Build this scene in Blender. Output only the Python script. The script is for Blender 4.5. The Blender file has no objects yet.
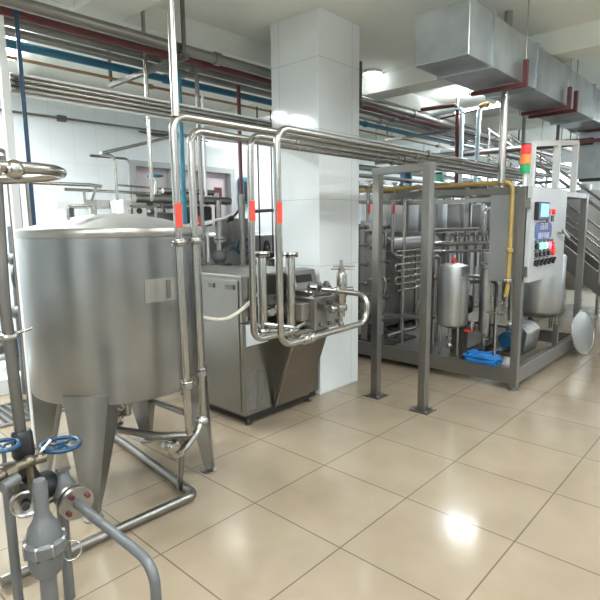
import bpy, math, random
from mathutils import Vector as V, Matrix
random.seed(7)
PI = math.pi
col = bpy.context.scene.collection
scene = bpy.context.scene

# ------------------------------------------------------------------ materials
def nmat(name):
    m = bpy.data.materials.new(name); m.use_nodes = True
    nt = m.node_tree
    return m, nt, nt.nodes['Principled BSDF']

def lk(nt, a, b): nt.links.new(a, b)

def metal(name, colr, rough=.3, streak=(1, 1, .06), scale=40, amt=.12, bump=.02, blotch=.12, metallic=1.0):
    m, nt, b = nmat(name)
    tc = nt.nodes.new('ShaderNodeTexCoord')
    mp = nt.nodes.new('ShaderNodeMapping'); mp.inputs['Scale'].default_value = streak
    n = nt.nodes.new('ShaderNodeTexNoise'); n.inputs['Scale'].default_value = scale; n.inputs['Detail'].default_value = 1.5
    lk(nt, tc.outputs['Object'], mp.inputs['Vector']); lk(nt, mp.outputs[0], n.inputs['Vector'])
    n2 = nt.nodes.new('ShaderNodeTexNoise'); n2.inputs['Scale'].default_value = 2.2; n2.inputs['Detail'].default_value = 3
    lk(nt, tc.outputs['Object'], n2.inputs['Vector'])
    mr = nt.nodes.new('ShaderNodeMapRange'); mr.inputs['To Min'].default_value = rough-amt*.5; mr.inputs['To Max'].default_value = rough+amt
    lk(nt, n.outputs['Fac'], mr.inputs['Value']); lk(nt, mr.outputs[0], b.inputs['Roughness'])
    r = nt.nodes.new('ShaderNodeValToRGB')
    e = r.color_ramp.elements
    e[0].position = .3; e[1].position = .7
    e[0].color = (*[c*(1-blotch) for c in colr], 1); e[1].color = (*[min(1, c*(1+blotch)) for c in colr], 1)
    lk(nt, n2.outputs['Fac'], r.inputs['Fac']); lk(nt, r.outputs[0], b.inputs['Base Color'])
    b.inputs['Metallic'].default_value = metallic
    if not bump: return m
    bp = nt.nodes.new('ShaderNodeBump'); bp.inputs['Strength'].default_value = bump; bp.inputs['Distance'].default_value = .01
    lk(nt, n.outputs['Fac'], bp.inputs['Height']); lk(nt, bp.outputs[0], b.inputs['Normal'])
    return m

def paint(name, colr, rough=.5, metallic=0., var=.08, scale=6, emit=0, ecol=None):
    m, nt, b = nmat(name)
    tc = nt.nodes.new('ShaderNodeTexCoord')
    n = nt.nodes.new('ShaderNodeTexNoise'); n.inputs['Scale'].default_value = scale; n.inputs['Detail'].default_value = 5
    lk(nt, tc.outputs['Object'], n.inputs['Vector'])
    r = nt.nodes.new('ShaderNodeValToRGB'); e = r.color_ramp.elements
    e[0].position = .35; e[1].position = .65
    e[0].color = (*[c*(1-var) for c in colr], 1); e[1].color = (*[min(1, c*(1+var)) for c in colr], 1)
    lk(nt, n.outputs['Fac'], r.inputs['Fac']); lk(nt, r.outputs[0], b.inputs['Base Color'])
    b.inputs['Roughness'].default_value = rough; b.inputs['Metallic'].default_value = metallic
    if emit:
        b.inputs['Emission Color'].default_value = (*(ecol or colr), 1); b.inputs['Emission Strength'].default_value = emit
    return m

def tiles(name, c1, c2, mortar, w, h, off=(0, 0, 0), msize=.006, rough=.15, plane='xy', offset=0, spec=.5, noise=.04):
    """world-scaled tile grid on a chosen plane (object coordinates are world coordinates here)"""
    m, nt, b = nmat(name)
    tc = nt.nodes.new('ShaderNodeTexCoord')
    sep = nt.nodes.new('ShaderNodeSeparateXYZ'); cmb = nt.nodes.new('ShaderNodeCombineXYZ')
    lk(nt, tc.outputs['Object'], sep.inputs[0])
    idx = {'x': 0, 'y': 1, 'z': 2}
    if plane == 'auto':   # vertical surfaces of both directions: x+y runs along either
        ad = nt.nodes.new('ShaderNodeMath'); ad.operation = 'ADD'
        lk(nt, sep.outputs[0], ad.inputs[0]); lk(nt, sep.outputs[1], ad.inputs[1])
        lk(nt, ad.outputs[0], cmb.inputs[0]); lk(nt, sep.outputs[2], cmb.inputs[1])
    else:
        lk(nt, sep.outputs[idx[plane[0]]], cmb.inputs[0]); lk(nt, sep.outputs[idx[plane[1]]], cmb.inputs[1])
    mp = nt.nodes.new('ShaderNodeMapping'); mp.inputs['Location'].default_value = off
    lk(nt, cmb.outputs[0], mp.inputs[0])
    br = nt.nodes.new('ShaderNodeTexBrick')
    br.offset = offset; br.squash = 1
    br.inputs['Scale'].default_value = 1; br.inputs['Brick Width'].default_value = w; br.inputs['Row Height'].default_value = h
    br.inputs['Mortar Size'].default_value = msize; br.inputs['Mortar Smooth'].default_value = .3
    br.inputs['Color1'].default_value = (*c1, 1); br.inputs['Color2'].default_value = (*c2, 1); br.inputs['Mortar'].default_value = (*mortar, 1)
    lk(nt, mp.outputs[0], br.inputs['Vector'])
    n = nt.nodes.new('ShaderNodeTexNoise'); n.inputs['Scale'].default_value = 3; n.inputs['Detail'].default_value = 6
    lk(nt, tc.outputs['Object'], n.inputs['Vector'])
    mr = nt.nodes.new('ShaderNodeMapRange'); mr.inputs['From Min'].default_value = .3; mr.inputs['From Max'].default_value = .7
    mr.inputs['To Min'].default_value = 1-noise; mr.inputs['To Max'].default_value = 1+noise
    lk(nt, n.outputs['Fac'], mr.inputs['Value'])
    mx = nt.nodes.new('ShaderNodeVectorMath'); mx.operation = 'SCALE'
    lk(nt, br.outputs['Color'], mx.inputs[0]); lk(nt, mr.outputs[0], mx.inputs['Scale'])
    lk(nt, mx.outputs[0], b.inputs['Base Color'])
    rr = nt.nodes.new('ShaderNodeMapRange'); rr.inputs['To Min'].default_value = rough*.7; rr.inputs['To Max'].default_value = rough*1.5
    lk(nt, n.outputs['Fac'], rr.inputs['Value']); lk(nt, rr.outputs[0], b.inputs['Roughness'])
    b.inputs['Specular IOR Level'].default_value = spec
    bp = nt.nodes.new('ShaderNodeBump'); bp.inputs['Strength'].default_value = .15; bp.inputs['Distance'].default_value = .003; bp.invert = True
    lk(nt, br.outputs['Fac'], bp.inputs['Height']); lk(nt, bp.outputs[0], b.inputs['Normal'])
    return m

M = {}
M['steel'] = metal('stainless_steel', (.38, .37, .35), .30, scale=30)
M['pipe'] = metal('polished_pipe_steel', (.42, .41, .385), .24, amt=.06, scale=20, bump=.01, blotch=.06)
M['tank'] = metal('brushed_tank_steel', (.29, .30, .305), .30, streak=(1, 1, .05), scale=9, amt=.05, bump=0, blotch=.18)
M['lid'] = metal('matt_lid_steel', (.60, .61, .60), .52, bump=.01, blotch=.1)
M['cab'] = metal('machine_casing_steel', (.27, .26, .24), .29, streak=(1, 1, .05), scale=9, amt=.04, bump=0, blotch=.08)
M['post'] = metal('satin_post_steel', (.26, .25, .235), .36, scale=24, bump=.01, blotch=.07)
M['dark'] = metal('dull_dark_steel', (.18, .175, .165), .45, bump=.02)
M['duct'] = metal('galvanised_duct', (.44, .48, .51), .33, streak=(.3, 1, 1), scale=12, bump=.02, blotch=.3, metallic=.9)
M['shell'] = metal('insulated_tank_steel', (.48, .49, .495), .34, scale=20, bump=.01, blotch=.08)
M['cast'] = metal('cast_valve_metal', (.15, .16, .165), .5, streak=(1, 1, 1), scale=60, bump=.2, metallic=.5)
M['brass'] = metal('dull_brass', (.20, .18, .13), .45, streak=(1, 1, 1), bump=.03)
M['boxgrey'] = paint('grey_enamel', (.42, .44, .455), .38, var=.03)
M['boxside'] = metal('cabinet_side_steel', (.40, .405, .405), .42, bump=.01, blotch=.05)
M['white'] = paint('white_paint', (.78, .80, .80), .45, var=.03)
M['ceil'] = paint('ceiling_paint', (.78, .81, .76), .8, var=.03, scale=1.5)
M['beam'] = paint('beam_paint', (.74, .77, .72), .8, var=.04, scale=1.5)
M['blue'] = paint('blue_paint', (.006, .05, .115), .35, var=.15)
M['bluepipe'] = paint('dark_blue_pipe_paint', (.012, .10, .17), .3, var=.15)
M['lightblue'] = paint('pale_blue_pipe_paint', (.50, .62, .66), .3, var=.1)
M['teal'] = paint('teal_pipe_paint', (.02, .17, .24), .35, var=.15)
M['hose'] = paint('bright_blue_hose', (.004, .13, .40), .4, var=.3)
M['maroon'] = paint('maroon_paint', (.10, .022, .025), .45, var=.2)
M['brown'] = paint('brown_pipe_paint', (.30, .17, .08), .45, var=.15)
M['yellow'] = paint('ochre_gas_pipe_paint', (.34, .235, .07), .4, var=.12)
M['red'] = paint('red_label', (.75, .05, .03), .45, var=.06)
M['redlamp'] = paint('red_lamp_glass', (.65, .03, .03), .3, emit=.25, ecol=(.8, .02, .01))
M['orangelamp'] = paint('orange_lamp_glass', (.85, .22, .05), .3, emit=.25, ecol=(1, .2, .03))
M['greenlamp'] = paint('green_lamp_glass', (.02, .30, .12), .3, emit=.1, ecol=(.02, .4, .14))
M['litgreen'] = paint('lit_green_button', (.1, .7, .4), .3, emit=2.0, ecol=(.2, 1, .6))
M['litred'] = paint('lit_red_button', (.9, .1, .15), .3, emit=2.2, ecol=(1, .12, .2))
M['screen'] = paint('lit_blue_screen', (.1, .3, .8), .2, emit=1.0, ecol=(.10, .34, .95), var=.02)
M['black'] = paint('black_plastic', (.015, .016, .018), .4, var=.1)
M['navy'] = paint('navy_emblem_blue', (.03, .06, .25), .4, var=.05)
M['glyph'] = paint('pale_lettering', (.62, .68, .82), .5, var=.02)
M['hosewhite'] = paint('milky_white_hose', (.62, .60, .50), .4, var=.05)
M['label'] = paint('pale_label_plate', (.62, .67, .70), .35, var=.03)
M['plate'] = metal('name_plate_metal', (.37, .36, .33), .40, bump=0, blotch=.04)
M['greenpaint'] = paint('green_paint', (.10, .36, .26), .5)
M['pink'] = paint('pinkish_glazing', (.72, .64, .67), .12, var=.06, scale=1.2)
M['daylight'] = paint('frosted_window_daylight', (.8, .88, .95), .4, emit=2.6, ecol=(.86, .94, 1.0), var=.02)
M['lamp'] = paint('lit_lamp_tube', (.95, .97, 1), .4, emit=9, ecol=(.93, .98, 1.0), var=.01)
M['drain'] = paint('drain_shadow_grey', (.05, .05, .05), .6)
M['floor'] = tiles('polished_floor_tiles', (.315, .257, .185), (.30, .245, .175), (.15, .115, .08), .625, .625,
                   off=(-1.854+.625*4, -2.084+.625*4, 0), msize=.0045, rough=.13, noise=.08)
M['walltile'] = tiles('white_wall_tiles', (.78, .84, .86), (.79, .85, .87), (.64, .69, .71), .30, .60, msize=.0025, rough=.12, plane='auto', noise=.02)
M['coltile'] = tiles('pale_column_tiles', (.74, .785, .80), (.755, .80, .81), (.48, .54, .55), .545, .60, off=(-3.54+.545*8-3.02+.07, -.01, 0), msize=.003, rough=.10, plane='auto', noise=.02)

# ------------------------------------------------------------------ geometry helpers
class MB:
    def __init__(s): s.v = []; s.f = []; s.sm = []
    def add(s, vs, fs, smooth=False):
        o = len(s.v); s.v += [V(p) for p in vs]
        s.f += [tuple(i+o for i in f) for f in fs]; s.sm += [smooth]*len(fs); return s
    def box(s, a, b):
        x0, y0, z0 = a; x1, y1, z1 = b
        x0, x1 = sorted((x0, x1)); y0, y1 = sorted((y0, y1)); z0, z1 = sorted((z0, z1))
        return s.add([(x0,y0,z0),(x1,y0,z0),(x1,y1,z0),(x0,y1,z0),(x0,y0,z1),(x1,y0,z1),(x1,y1,z1),(x0,y1,z1)],
                     [(0,3,2,1),(4,5,6,7),(0,1,5,4),(1,2,6,5),(2,3,7,6),(3,0,4,7)])
    def beam(s, p, q, w, h, up=(0, 0, 1)):
        p, q = V(p), V(q); d = (q-p).normalized(); up = V(up)
        if abs(d.dot(up)) > .98: up = V((0, 1, 0))
        a = d.cross(up).normalized()*w/2; b = a.cross(d).normalized()*h/2
        vs = [p-a-b, p+a-b, p+a+b, p-a+b, q-a-b, q+a-b, q+a+b, q-a+b]
        return s.add(vs, [(0,3,2,1),(4,5,6,7),(0,1,5,4),(1,2,6,5),(2,3,7,6),(3,0,4,7)][:6])
    def frame_of(s, d):
        d = d.normalized(); u = V((0, 0, 1)) if abs(d.z) < .9 else V((1, 0, 0))
        a = d.cross(u).normalized(); return a, d.cross(a).normalized()
    def cyl(s, p, q, r, r2=None, n=20, caps=True):
        p, q = V(p), V(q); r2 = r if r2 is None else r2
        a, b = s.frame_of(q-p)
        vs = []
        for c, rr in ((p, r), (q, r2)):
            for i in range(n):
                t = 2*PI*i/n; vs.append(c+a*math.cos(t)*rr+b*math.sin(t)*rr)
        s.add(vs, [(i, (i+1) % n, n+(i+1) % n, n+i) for i in range(n)], True)
        if caps: s.add(vs, [tuple(range(n))[::-1], tuple(range(n, 2*n))])
        return s
    def tube(s, pts, r, n=14, bend=0, seg=7, closed=False):
        pts = [V(p) for p in pts]
        if bend:
            out = [pts[0]]
            for i in range(1, len(pts)-1):
                p0, p1, p2 = pts[i-1], pts[i], pts[i+1]
                d0 = (p0-p1); d1 = (p2-p1)
                k = min(bend, d0.length*.49, d1.length*.49)
                A = p1+d0.normalized()*k; B = p1+d1.normalized()*k
                ang = d0.angle(d1)
                if ang > PI-.05: out.append(p1); continue
                bis = (d0.normalized()+d1.normalized()).normalized()
                R = k*math.tan(ang/2); Cc = p1+bis*(R/math.sin(ang/2))
                va, vb = A-Cc, B-Cc
                th = va.angle(vb)
                for j in range(seg+1):
                    t = j/seg
                    out.append(Cc+(va*math.sin((1-t)*th)+vb*math.sin(t*th))/math.sin(th))
            out.append(pts[-1]); pts = out
        m = len(pts); vs = []; a = None
        for i, p in enumerate(pts):
            if closed: d = (pts[(i+1) % m]-pts[i-1])
            else: d = (pts[min(i+1, m-1)]-pts[max(i-1, 0)])
            d.normalize()
            if a is None: a, _ = s.frame_of(d)
            a = (a-d*a.dot(d)).normalized(); b = d.cross(a)
            for k in range(n):
                t = 2*PI*k/n; vs.append(p+a*math.cos(t)*r+b*math.sin(t)*r)
        fs = []
        for i in range(m if closed else m-1):
            j = (i+1) % m
            for k in range(n): fs.append((i*n+k, i*n+(k+1) % n, j*n+(k+1) % n, j*n+k))
        s.add(vs, fs, True)
        if not closed: s.add(vs, [tuple(range(n))[::-1], tuple(range((m-1)*n, m*n))])
        return s
    def ring(s, c, axis, R, r, n=32, k=10):
        c = V(c); ax = V(axis).normalized(); a, b = s.frame_of(ax)
        return s.tube([c+a*math.cos(2*PI*i/n)*R+b*math.sin(2*PI*i/n)*R for i in range(n)], r, n=k, closed=True)
    def lathe(s, c, prof, n=48, axis=(0, 0, 1), sharp=False):
        """prof: (radius, height) pairs along axis"""
        c = V(c); ax = V(axis).normalized()
        a, b = (V((1, 0, 0)), V((0, 1, 0))) if abs(ax.z) > .99 else s.frame_of(ax)
        vs = []
        for r, h in prof:
            for i in range(n):
                t = 2*PI*i/n; vs.append(c+ax*h+a*math.cos(t)*r+b*math.sin(t)*r)
        fs = []
        for j in range(len(prof)-1):
            for i in range(n): fs.append((j*n+i, j*n+(i+1) % n, (j+1)*n+(i+1) % n, (j+1)*n+i))
        s.add(vs, fs, not sharp)
        return s
    def sphere(s, c, r, sc=(1, 1, 1), n=20, m=12):
        c = V(c); vs = []
        for j in range(m+1):
            ph = PI*j/m
            for i in range(n):
                t = 2*PI*i/n; vs.append(c+V((math.sin(ph)*math.cos(t)*r*sc[0], math.sin(ph)*math.sin(t)*r*sc[1], math.cos(ph)*r*sc[2])))
        fs = [(j*n+i, (j+1)*n+i, (j+1)*n+(i+1) % n, j*n+(i+1) % n) for j in range(m) for i in range(n)]
        return s.add(vs, fs, True)
    def prism(s, poly, ext):
        poly = [V(p) for p in poly]; e = V(ext); n = len(poly)
        return s.add(poly+[p+e for p in poly], [tuple(range(n))[::-1], tuple(range(n, 2*n))]+[(i, (i+1) % n, n+(i+1) % n, n+i) for i in range(n)])
    def build(s, name, mat, parent=None, bevel=0, label=None):
        me = bpy.data.meshes.new(name)
        o = bpy.data.objects.new(name, me)
        off = V(parent['_w']) if parent is not None and '_w' in parent else V((0, 0, 0))
        if parent is not None: off = world_of(parent)
        me.from_pydata([p-off for p in s.v], [], s.f)
        me.polygons.foreach_set('use_smooth', s.sm)
        me.update()
        import bmesh
        bm = bmesh.new(); bm.from_mesh(me); bmesh.ops.remove_doubles(bm, verts=bm.verts, dist=1e-5)
        bmesh.ops.recalc_face_normals(bm, faces=bm.faces)
        for e in bm.edges:
            if len(e.link_faces) == 2 and e.calc_face_angle(0) > math.radians(38): e.smooth = False
        bm.to_mesh(me); bm.free()
        me.materials.append(M[mat] if isinstance(mat, str) else mat)
        col.objects.link(o)
        if parent is not None: o.parent = parent
        if bevel:
            b = o.modifiers.new('edge', 'BEVEL'); b.width = bevel; b.segments = 2; b.limit_method = 'ANGLE'; b.angle_limit = math.radians(40)
        if label: o['label'] = label
        return o

WORLD = {}
def world_of(o):
    p = V((0, 0, 0))
    while o is not None: p += o.location; o = o.parent
    return p

def thing(name, label, cat, loc=(0, 0, 0), group=None):
    o = bpy.data.objects.new(name, None); col.objects.link(o); o.location = loc
    o.empty_display_size = .1
    o['label'] = label; o['category'] = cat
    if group: o['group'] = group
    return o
def tag(o, label, cat, group=None):
    o['label'] = label; o['category'] = cat
    if group: o['group'] = group
    return o
def single(name, mb, mat, label, cat, group=None, bevel=0):
    return tag(mb.build(name, mat, None, bevel), label, cat, group)
def struct(name, mb, mat, bevel=0):
    o = mb.build(name, mat, None, bevel); o['kind'] = 'structure'; return o
def copy_tree(o, parent=None, loc=None):
    c = o.copy(); col.objects.link(c); c.parent = parent
    if loc is not None: c.location = loc
    for ch in list(o.children): copy_tree(ch, c)
    return c

# ------------------------------------------------------------------ room
CZ = 3.4
struct('floor', MB().box((-4, -5, -.12), (13.2, 7.0, 0)), 'floor')
struct('ceiling', MB().box((-4, -5, CZ), (13.2, 7.0, CZ+.15)), 'ceil')
w = MB()   # back wall with a hole for the inner window
w.box((-4, 6.8, 0), (3.86, 7.0, CZ)); w.box((5.72, 6.8, 0), (13.2, 7.0, CZ)); w.box((3.86, 6.8, 2.5), (5.72, 7.0, CZ)); w.box((3.86, 6.8, 0), (5.72, 7.0, .85))
struct('wall_back', w, 'walltile')
struct('wall_left', MB().box((-4.2, -5, 0), (-4, 7.0, CZ)), 'walltile')
struct('wall_front', MB().box((-4, -5.2, 0), (13.2, -5, CZ)), 'walltile')
w = MB()   # far wall with a ribbon of windows
w.box((13, -5, 0), (13.2, 7, 1.2)); w.box((13, -5, 2.95), (13.2, 7, CZ))
for y in (-5, -3.0, -1, 1.0, 3.0, 4.9, 6.7): w.box((13, y, 1.2), (13.2, y+.3, 2.95))
struct('wall_right', w, 'walltile')
win = MB()
for i, y in enumerate((-4.7, -2.7, -.7, 1.3, 3.3, 5.2)):
    y2 = y+1.7 if i < 4 else (4.9 if i == 4 else 6.7)
    f = MB()
    for a, b in (((13.0, y, 1.2), (13.08, y2, 1.26)), ((13.0, y, 2.89), (13.08, y2, 2.95)), ((13.0, y, 1.26), (13.08, y+.06, 2.89)), ((13.0, y2-.06, 1.26), (13.08, y2, 2.89)), ((13.0, (y+y2)/2-.03, 1.26), (13.08, (y+y2)/2+.03, 2.89)), ((13.0, y+.06, 2.3), (13.08, y2-.06, 2.35))): f.box(a, b)
    wf = struct('window_%d' % (i+2), f, 'white')
    MB().box((13.09, y, 1.2), (13.11, y2, 2.95)).build('window_pane', 'daylight', wf)
# inner window in the back wall
f = MB()
for a, b in (((3.84, 6.74, 2.42), (5.74, 6.86, 2.5)), ((3.84, 6.74, .85), (5.74, 6.86, .93)), ((3.84, 6.74, .93), (3.93, 6.86, 2.42)), ((5.65, 6.74, .93), (5.74, 6.86, 2.42)),
             ((4.52, 6.75, .93), (4.60, 6.86, 2.42)), ((5.06, 6.76, .93), (5.12, 6.86, 2.42)), ((3.93, 6.76, 1.98), (4.52, 6.86, 2.03))): f.box(a, b)
wf = struct('window_1', f, 'boxgrey')
MB().box((3.9, 6.87, .9), (5.7, 6.89, 2.46)).build('window_pane', 'pink', wf)
# column
struct('column_1', MB().box((3.54, 3.02, 0), (4.13, 3.60, CZ)), 'coltile', .004)
# unseen dark panels added behind the viewer for dark reflections in the steel
for i, (a, b) in enumerate((((-3.99, -3.4, 0), (-3.93, -.6, 2.6)), ((-3.99, 1.6, 0), (-3.93, 3.0, 2.3)))):
    d_ = struct('door_%d' % (i+1), MB().box(a, b), 'dark', .01)
struct('door_3', MB().box((-1.5, -4.99, 0), (.8, -4.93, 2.8)), 'dark', .01)
struct('door_4', MB().box((3.6, -4.99, 0), (5.6, -4.93, 2.8)), 'dark', .01)
# ceiling beams
for i, x in enumerate((-1.2, 1.9, 5.55, 9.2)):
    struct('beam_%d' % (i+1), MB().box((x, -5, CZ-.22), (x+.35, 6.8, CZ)), 'beam')
struct('beam_5', MB().box((-4, 4.0, CZ-.2), (13, 4.3, CZ)), 'beam')
# low plinth by the back wall and drain channel
struct('trim_1', MB().box((.4, 5.3, 0), (2.35, 6.2, .16)), 'walltile', .01)
dr = thing('floor_drain', 'slotted steel floor drain running beside the low white plinth', 'drain', (1.45, 4.75, 0))
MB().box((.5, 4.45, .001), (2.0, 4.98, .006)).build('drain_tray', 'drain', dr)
g = MB()
for i in range(26): g.box((.52+i*.058, 4.47, .006), (.548+i*.058, 4.96, .018))
g.box((.5, 4.43, .0), (2.0, 4.47, .02)); g.box((.5, 4.96, 0), (2.0, 5.0, .02)); g.build('drain_grate', 'steel', dr)

# ------------------------------------------------------------------ pipework helper
def clamp(mb, p, d, r, w=.022):
    """tri-clamp union around a pipe"""
    p, d = V(p), V(d).normalized()
    mb.lathe(p, [(r, -w), (r*1.55, -w*.7), (r*1.7, 0), (r*1.55, w*.7), (r, w)], n=20, axis=d)
def pipe(name, pts, r, mat, label, cat='pipe', bend=None, group=None, clamps=(), n=14, flanges=()):
    root = thing(name, label, cat, pts[0], group)
    MB().tube(pts, r, bend=(bend if bend is not None else r*3), n=n).build('pipe_run', mat, root)
    for p, d in clamps:
        m = MB(); clamp(m, p, d, r); m.build('clamp', mat if mat != 'pipe' else 'pipe', root)
    return root
def arrow_label(root, p, r, h=.12):
    """red sleeve wrapped round an upright pipe, with a darker arrow on it"""
    p = V(p)
    m = MB(); vs = []
    for i in range(13):
        a = math.radians(-150+150*i/12)
        for z in (-h/2, h/2):
            for rr in (r+.0005, r+.003): vs.append(p+V((math.cos(a)*rr, math.sin(a)*rr, z)))
    fs = []
    for i in range(12):
        k = 4*i; fs += [(k+1, k+5, k+7, k+3), (k, k+2, k+6, k+4), (k, k+4, k+5, k+1), (k+2, k+3, k+7, k+6)]
    fs += [(0, 1, 3, 2), (48, 50, 51, 49)]
    lab = m.add(vs, fs, False).build('flow_label', 'red', root, label='red flow label wrapped on the pipe')
    return lab

# ------------------------------------------------------------------ foreground tank
tc = V((1.55, 2.965, 0)); R = .517
tk = thing('storage_tank', 'large round brushed steel tank on four tapered legs', 'tank', tc)
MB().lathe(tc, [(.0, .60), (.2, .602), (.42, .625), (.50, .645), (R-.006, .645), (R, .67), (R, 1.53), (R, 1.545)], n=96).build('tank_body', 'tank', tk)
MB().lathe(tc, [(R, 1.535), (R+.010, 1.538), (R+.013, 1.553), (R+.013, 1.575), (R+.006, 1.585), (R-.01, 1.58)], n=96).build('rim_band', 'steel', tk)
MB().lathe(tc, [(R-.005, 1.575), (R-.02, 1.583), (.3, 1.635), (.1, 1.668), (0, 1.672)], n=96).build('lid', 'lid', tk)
hl = []
for (a, b) in (((1.25, 2.88), (1.415, 2.90)), ((1.61, 2.86), (1.83, 2.93))):
    MB().tube([(a[0], a[1], 1.60), (a[0], a[1], 1.705), (b[0], b[1], 1.715), (b[0], b[1], 1.60)], .008, bend=.015, n=10).build('lid_handle', 'pipe', tk)
def leg(ang):
    m = MB(); rows = 10; ns = 9
    vs_o = []; vs_i = []
    for j in range(rows+1):
        t = j/rows; z = .70+(0.03-.70)*t
        half = math.radians(14)*(1-t)+math.radians(3.6)*t
        rr = R+.006 if t < .08 else R+.006+.02*(t-.08)
        for i in range(ns):
            a = ang-half+2*half*i/(ns-1)
            bow = .012*t*(1-((i-(ns-1)/2)/((ns-1)/2))**2)
            ca, sa = math.cos(a), math.sin(a)
            vs_o.append(tc+V((ca*(rr+bow), sa*(rr+bow), z)))
            vs_i.append(tc+V((ca*(rr-.20*(.15+.85*min(1, t*5))*(1-.78*t)), sa*(rr-.085*(.25+.75*min(1, t*5))*(1-.5*t)), z)))
    vs = vs_o+vs_i; N = len(vs_o); fs = []
    for j in range(rows):
        for i in range(ns-1):
            a = j*ns+i; fs.append((a, a+1, a+ns+1, a+ns)); fs.append((N+a, N+a+ns, N+a+ns+1, N+a+1))
        a = j*ns; fs.append((a, a+ns, N+a+ns, N+a)); a = j*ns+ns-1; fs.append((a, N+a, N+a+ns, a+ns))
    for i in range(ns-1):
        fs.append((i, N+i, N+i+1, i+1)); a = rows*ns+i; fs.append((a, a+1, N+a+1, N+a))
    m.add(vs, fs, True)
    l = m.build('leg', 'tank', tk)
    fp = tc+V((math.cos(ang)*(R), math.sin(ang)*R, 0))
    MB().lathe(fp, [(0, 0), (.052, 0), (.052, .012), (.022, .018), (.018, .05), (0, .05)], n=24).build('foot', 'steel', l)
for a in (-140, -44, 46, 137): leg(math.radians(a))
# plate on the shell
def shell_patch(z0, z1, a0, a1, rr, n=8):
    m = MB(); vs = []
    for i in range(n+1):
        a = math.radians(a0+(a1-a0)*i/n)
        for z in (z0, z1):
            vs.append(tc+V((math.cos(a)*rr, math.sin(a)*rr, z)))
    o = len(vs)
    for i in range(n+1):
        a = math.radians(a0+(a1-a0)*i/n)
        for z in (z0, z1):
            vs.append(tc+V((math.cos(a)*(R-.002), math.sin(a)*(R-.002), z)))
    fs = []
    for i in range(n):
        fs += [(2*i, 2*i+2, 2*i+3, 2*i+1), (2*i, o+2*i, o+2*i+2, 2*i+2), (2*i+1, 2*i+3, o+2*i+3, o+2*i+1)]
    fs += [(0, 1, o+1, o), (2*n, o+2*n, o+2*n+1, 2*n+1)]
    return m.add(vs, fs, False)
bk = shell_patch(1.185, 1.31, -102, -81, R+.004).build('name_plate', 'plate', tk, label='rectangular metal name plate')
shell_patch(1.197, 1.298, -88, -85, R+.007).build('plate_window', 'dark', bk)
# outlet and valve under the tank
MB().cyl((1.56, 2.955, .61), (1.56, 2.955, .40), .028).lathe((1.56, 2.955, .50), [(.028, -.03), (.05, -.02), (.05, .02), (.028, .03)], n=20).build('outlet', 'pipe', tk)
ov = thing('butterfly_valve', 'small steel butterfly valve under the big tank', 'valve', (1.44, 2.90, .45))
MB().lathe((1.44, 2.86, .45), [(.0, -.06), (.035, -.06), (.038, -.045), (.026, -.035), (.026, -.012), (.045, -.01), (.045, .01), (.026, .012), (.026, .035), (.038, .045), (.035, .06), (0, .06)], n=20).build('valve_body', 'pipe', ov)
MB().beam((1.44, 2.86, .45), (1.33, 2.80, .455), .016, .01).cyl((1.33, 2.80, .455), (1.30, 2.785, .455), .012).build('handle', 'steel', ov)
MB().lathe((1.44, 2.86, .45), [(.0, -.05), (.015, -.05), (.015, .05), (0, .05)], axis=(1, .5, 0), n=12).build('spindle', 'steel', ov)

# pipe from tank outlet to the uprights, floor rail loop
pipe('outlet_pipe', [(1.56, 2.955, .42), (1.36, 2.90, .42), (1.36, 2.76, .42), (1.47, 2.38, .445), (1.56, 2.28, .455)], .021, 'post', 'steel outlet pipe slanting from under the tank to the red-labelled upright', bend=.08)
fl = thing('pipe_base_frame', 'bent round tube frame lying on the floor under the tank', 'pipe frame', (1.644, 2.371, 0))
MB().tube([(1.76, 3.70, .035), (1.644, 2.371, .035), (.62, 2.40, .035)], .026, bend=.05).build('floor_tube', 'post', fl)
MB().tube([(1.60, 2.46, .05), (1.585, 2.38, .42)], .017).build('upright_stub', 'post', fl)
MB().tube([(1.76, 3.68, .035), (1.93, 3.9, .06), (1.93, 3.9, .30), (1.93, 2.86, .33)], .02, bend=.05).build('cross_tube', 'post', fl)

# ------------------------------------------------------------------ overhead rack pipes and their drops
RZ = 2.135; r = .021
p1 = pipe('process_pipe', [(1.56, 2.28, .455), (1.525, 2.25, RZ), (6.95, 2.24, RZ-.005)], r, 'pipe', 'steel pipe dropping in front of the tank, first red label at left', bend=.075, group=None,
          clamps=[((1.538, 2.2605, 1.51), (0, 0, 1)), ((1.555, 2.275, .74), (0, 0, 1))])
arrow_label(p1, (1.5348, 2.2585, 1.645), r)
p2 = pipe('process_pipe', [(1.75, 2.41, .47), (1.74, 2.405, RZ-.025), (2.6, 2.455, RZ-.03), (6.95, 2.485, RZ-.03)], r, 'pipe', 'unlabelled steel pipe just right of the tank plate, bending into the rack', bend=.075,
          clamps=[((1.743, 2.406, 1.51), (0, 0, 1)), ((1.748, 2.408, .74), (0, 0, 1))])
p3 = pipe('process_pipe', [(2.57, 2.75, .86), (2.57, 2.36, .875), (2.125, 2.36, .875), (2.12, 2.345, RZ-.018), (6.95, 2.365, RZ-.018)], r, 'pipe', 'red-labelled steel pipe elbowing at machine height, second drop from the column', bend=.075,
          clamps=[((2.45, 2.36, .875), (1, 0, 0))])
arrow_label(p3, (2.122, 2.35, 1.675), r)
p4 = pipe('process_pipe', [(3.04, 2.56, 1.09), (3.05, 2.15, 1.08), (3.04, 2.15, .88), (2.155, 2.15, .865), (2.135, 2.135, RZ), (6.95, 2.125, RZ)], r, 'pipe', 'red-labelled steel pipe nearest the column, looping low across the machine front', bend=.085,
          clamps=[((2.43, 2.15, .869), (1, 0, 0)), ((2.375, 2.15, .868), (1, 0, 0)), ((3.045, 2.42, 1.088), (0, 1, 0))])
arrow_label(p4, (2.142, 2.141, 1.66), r)
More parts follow.
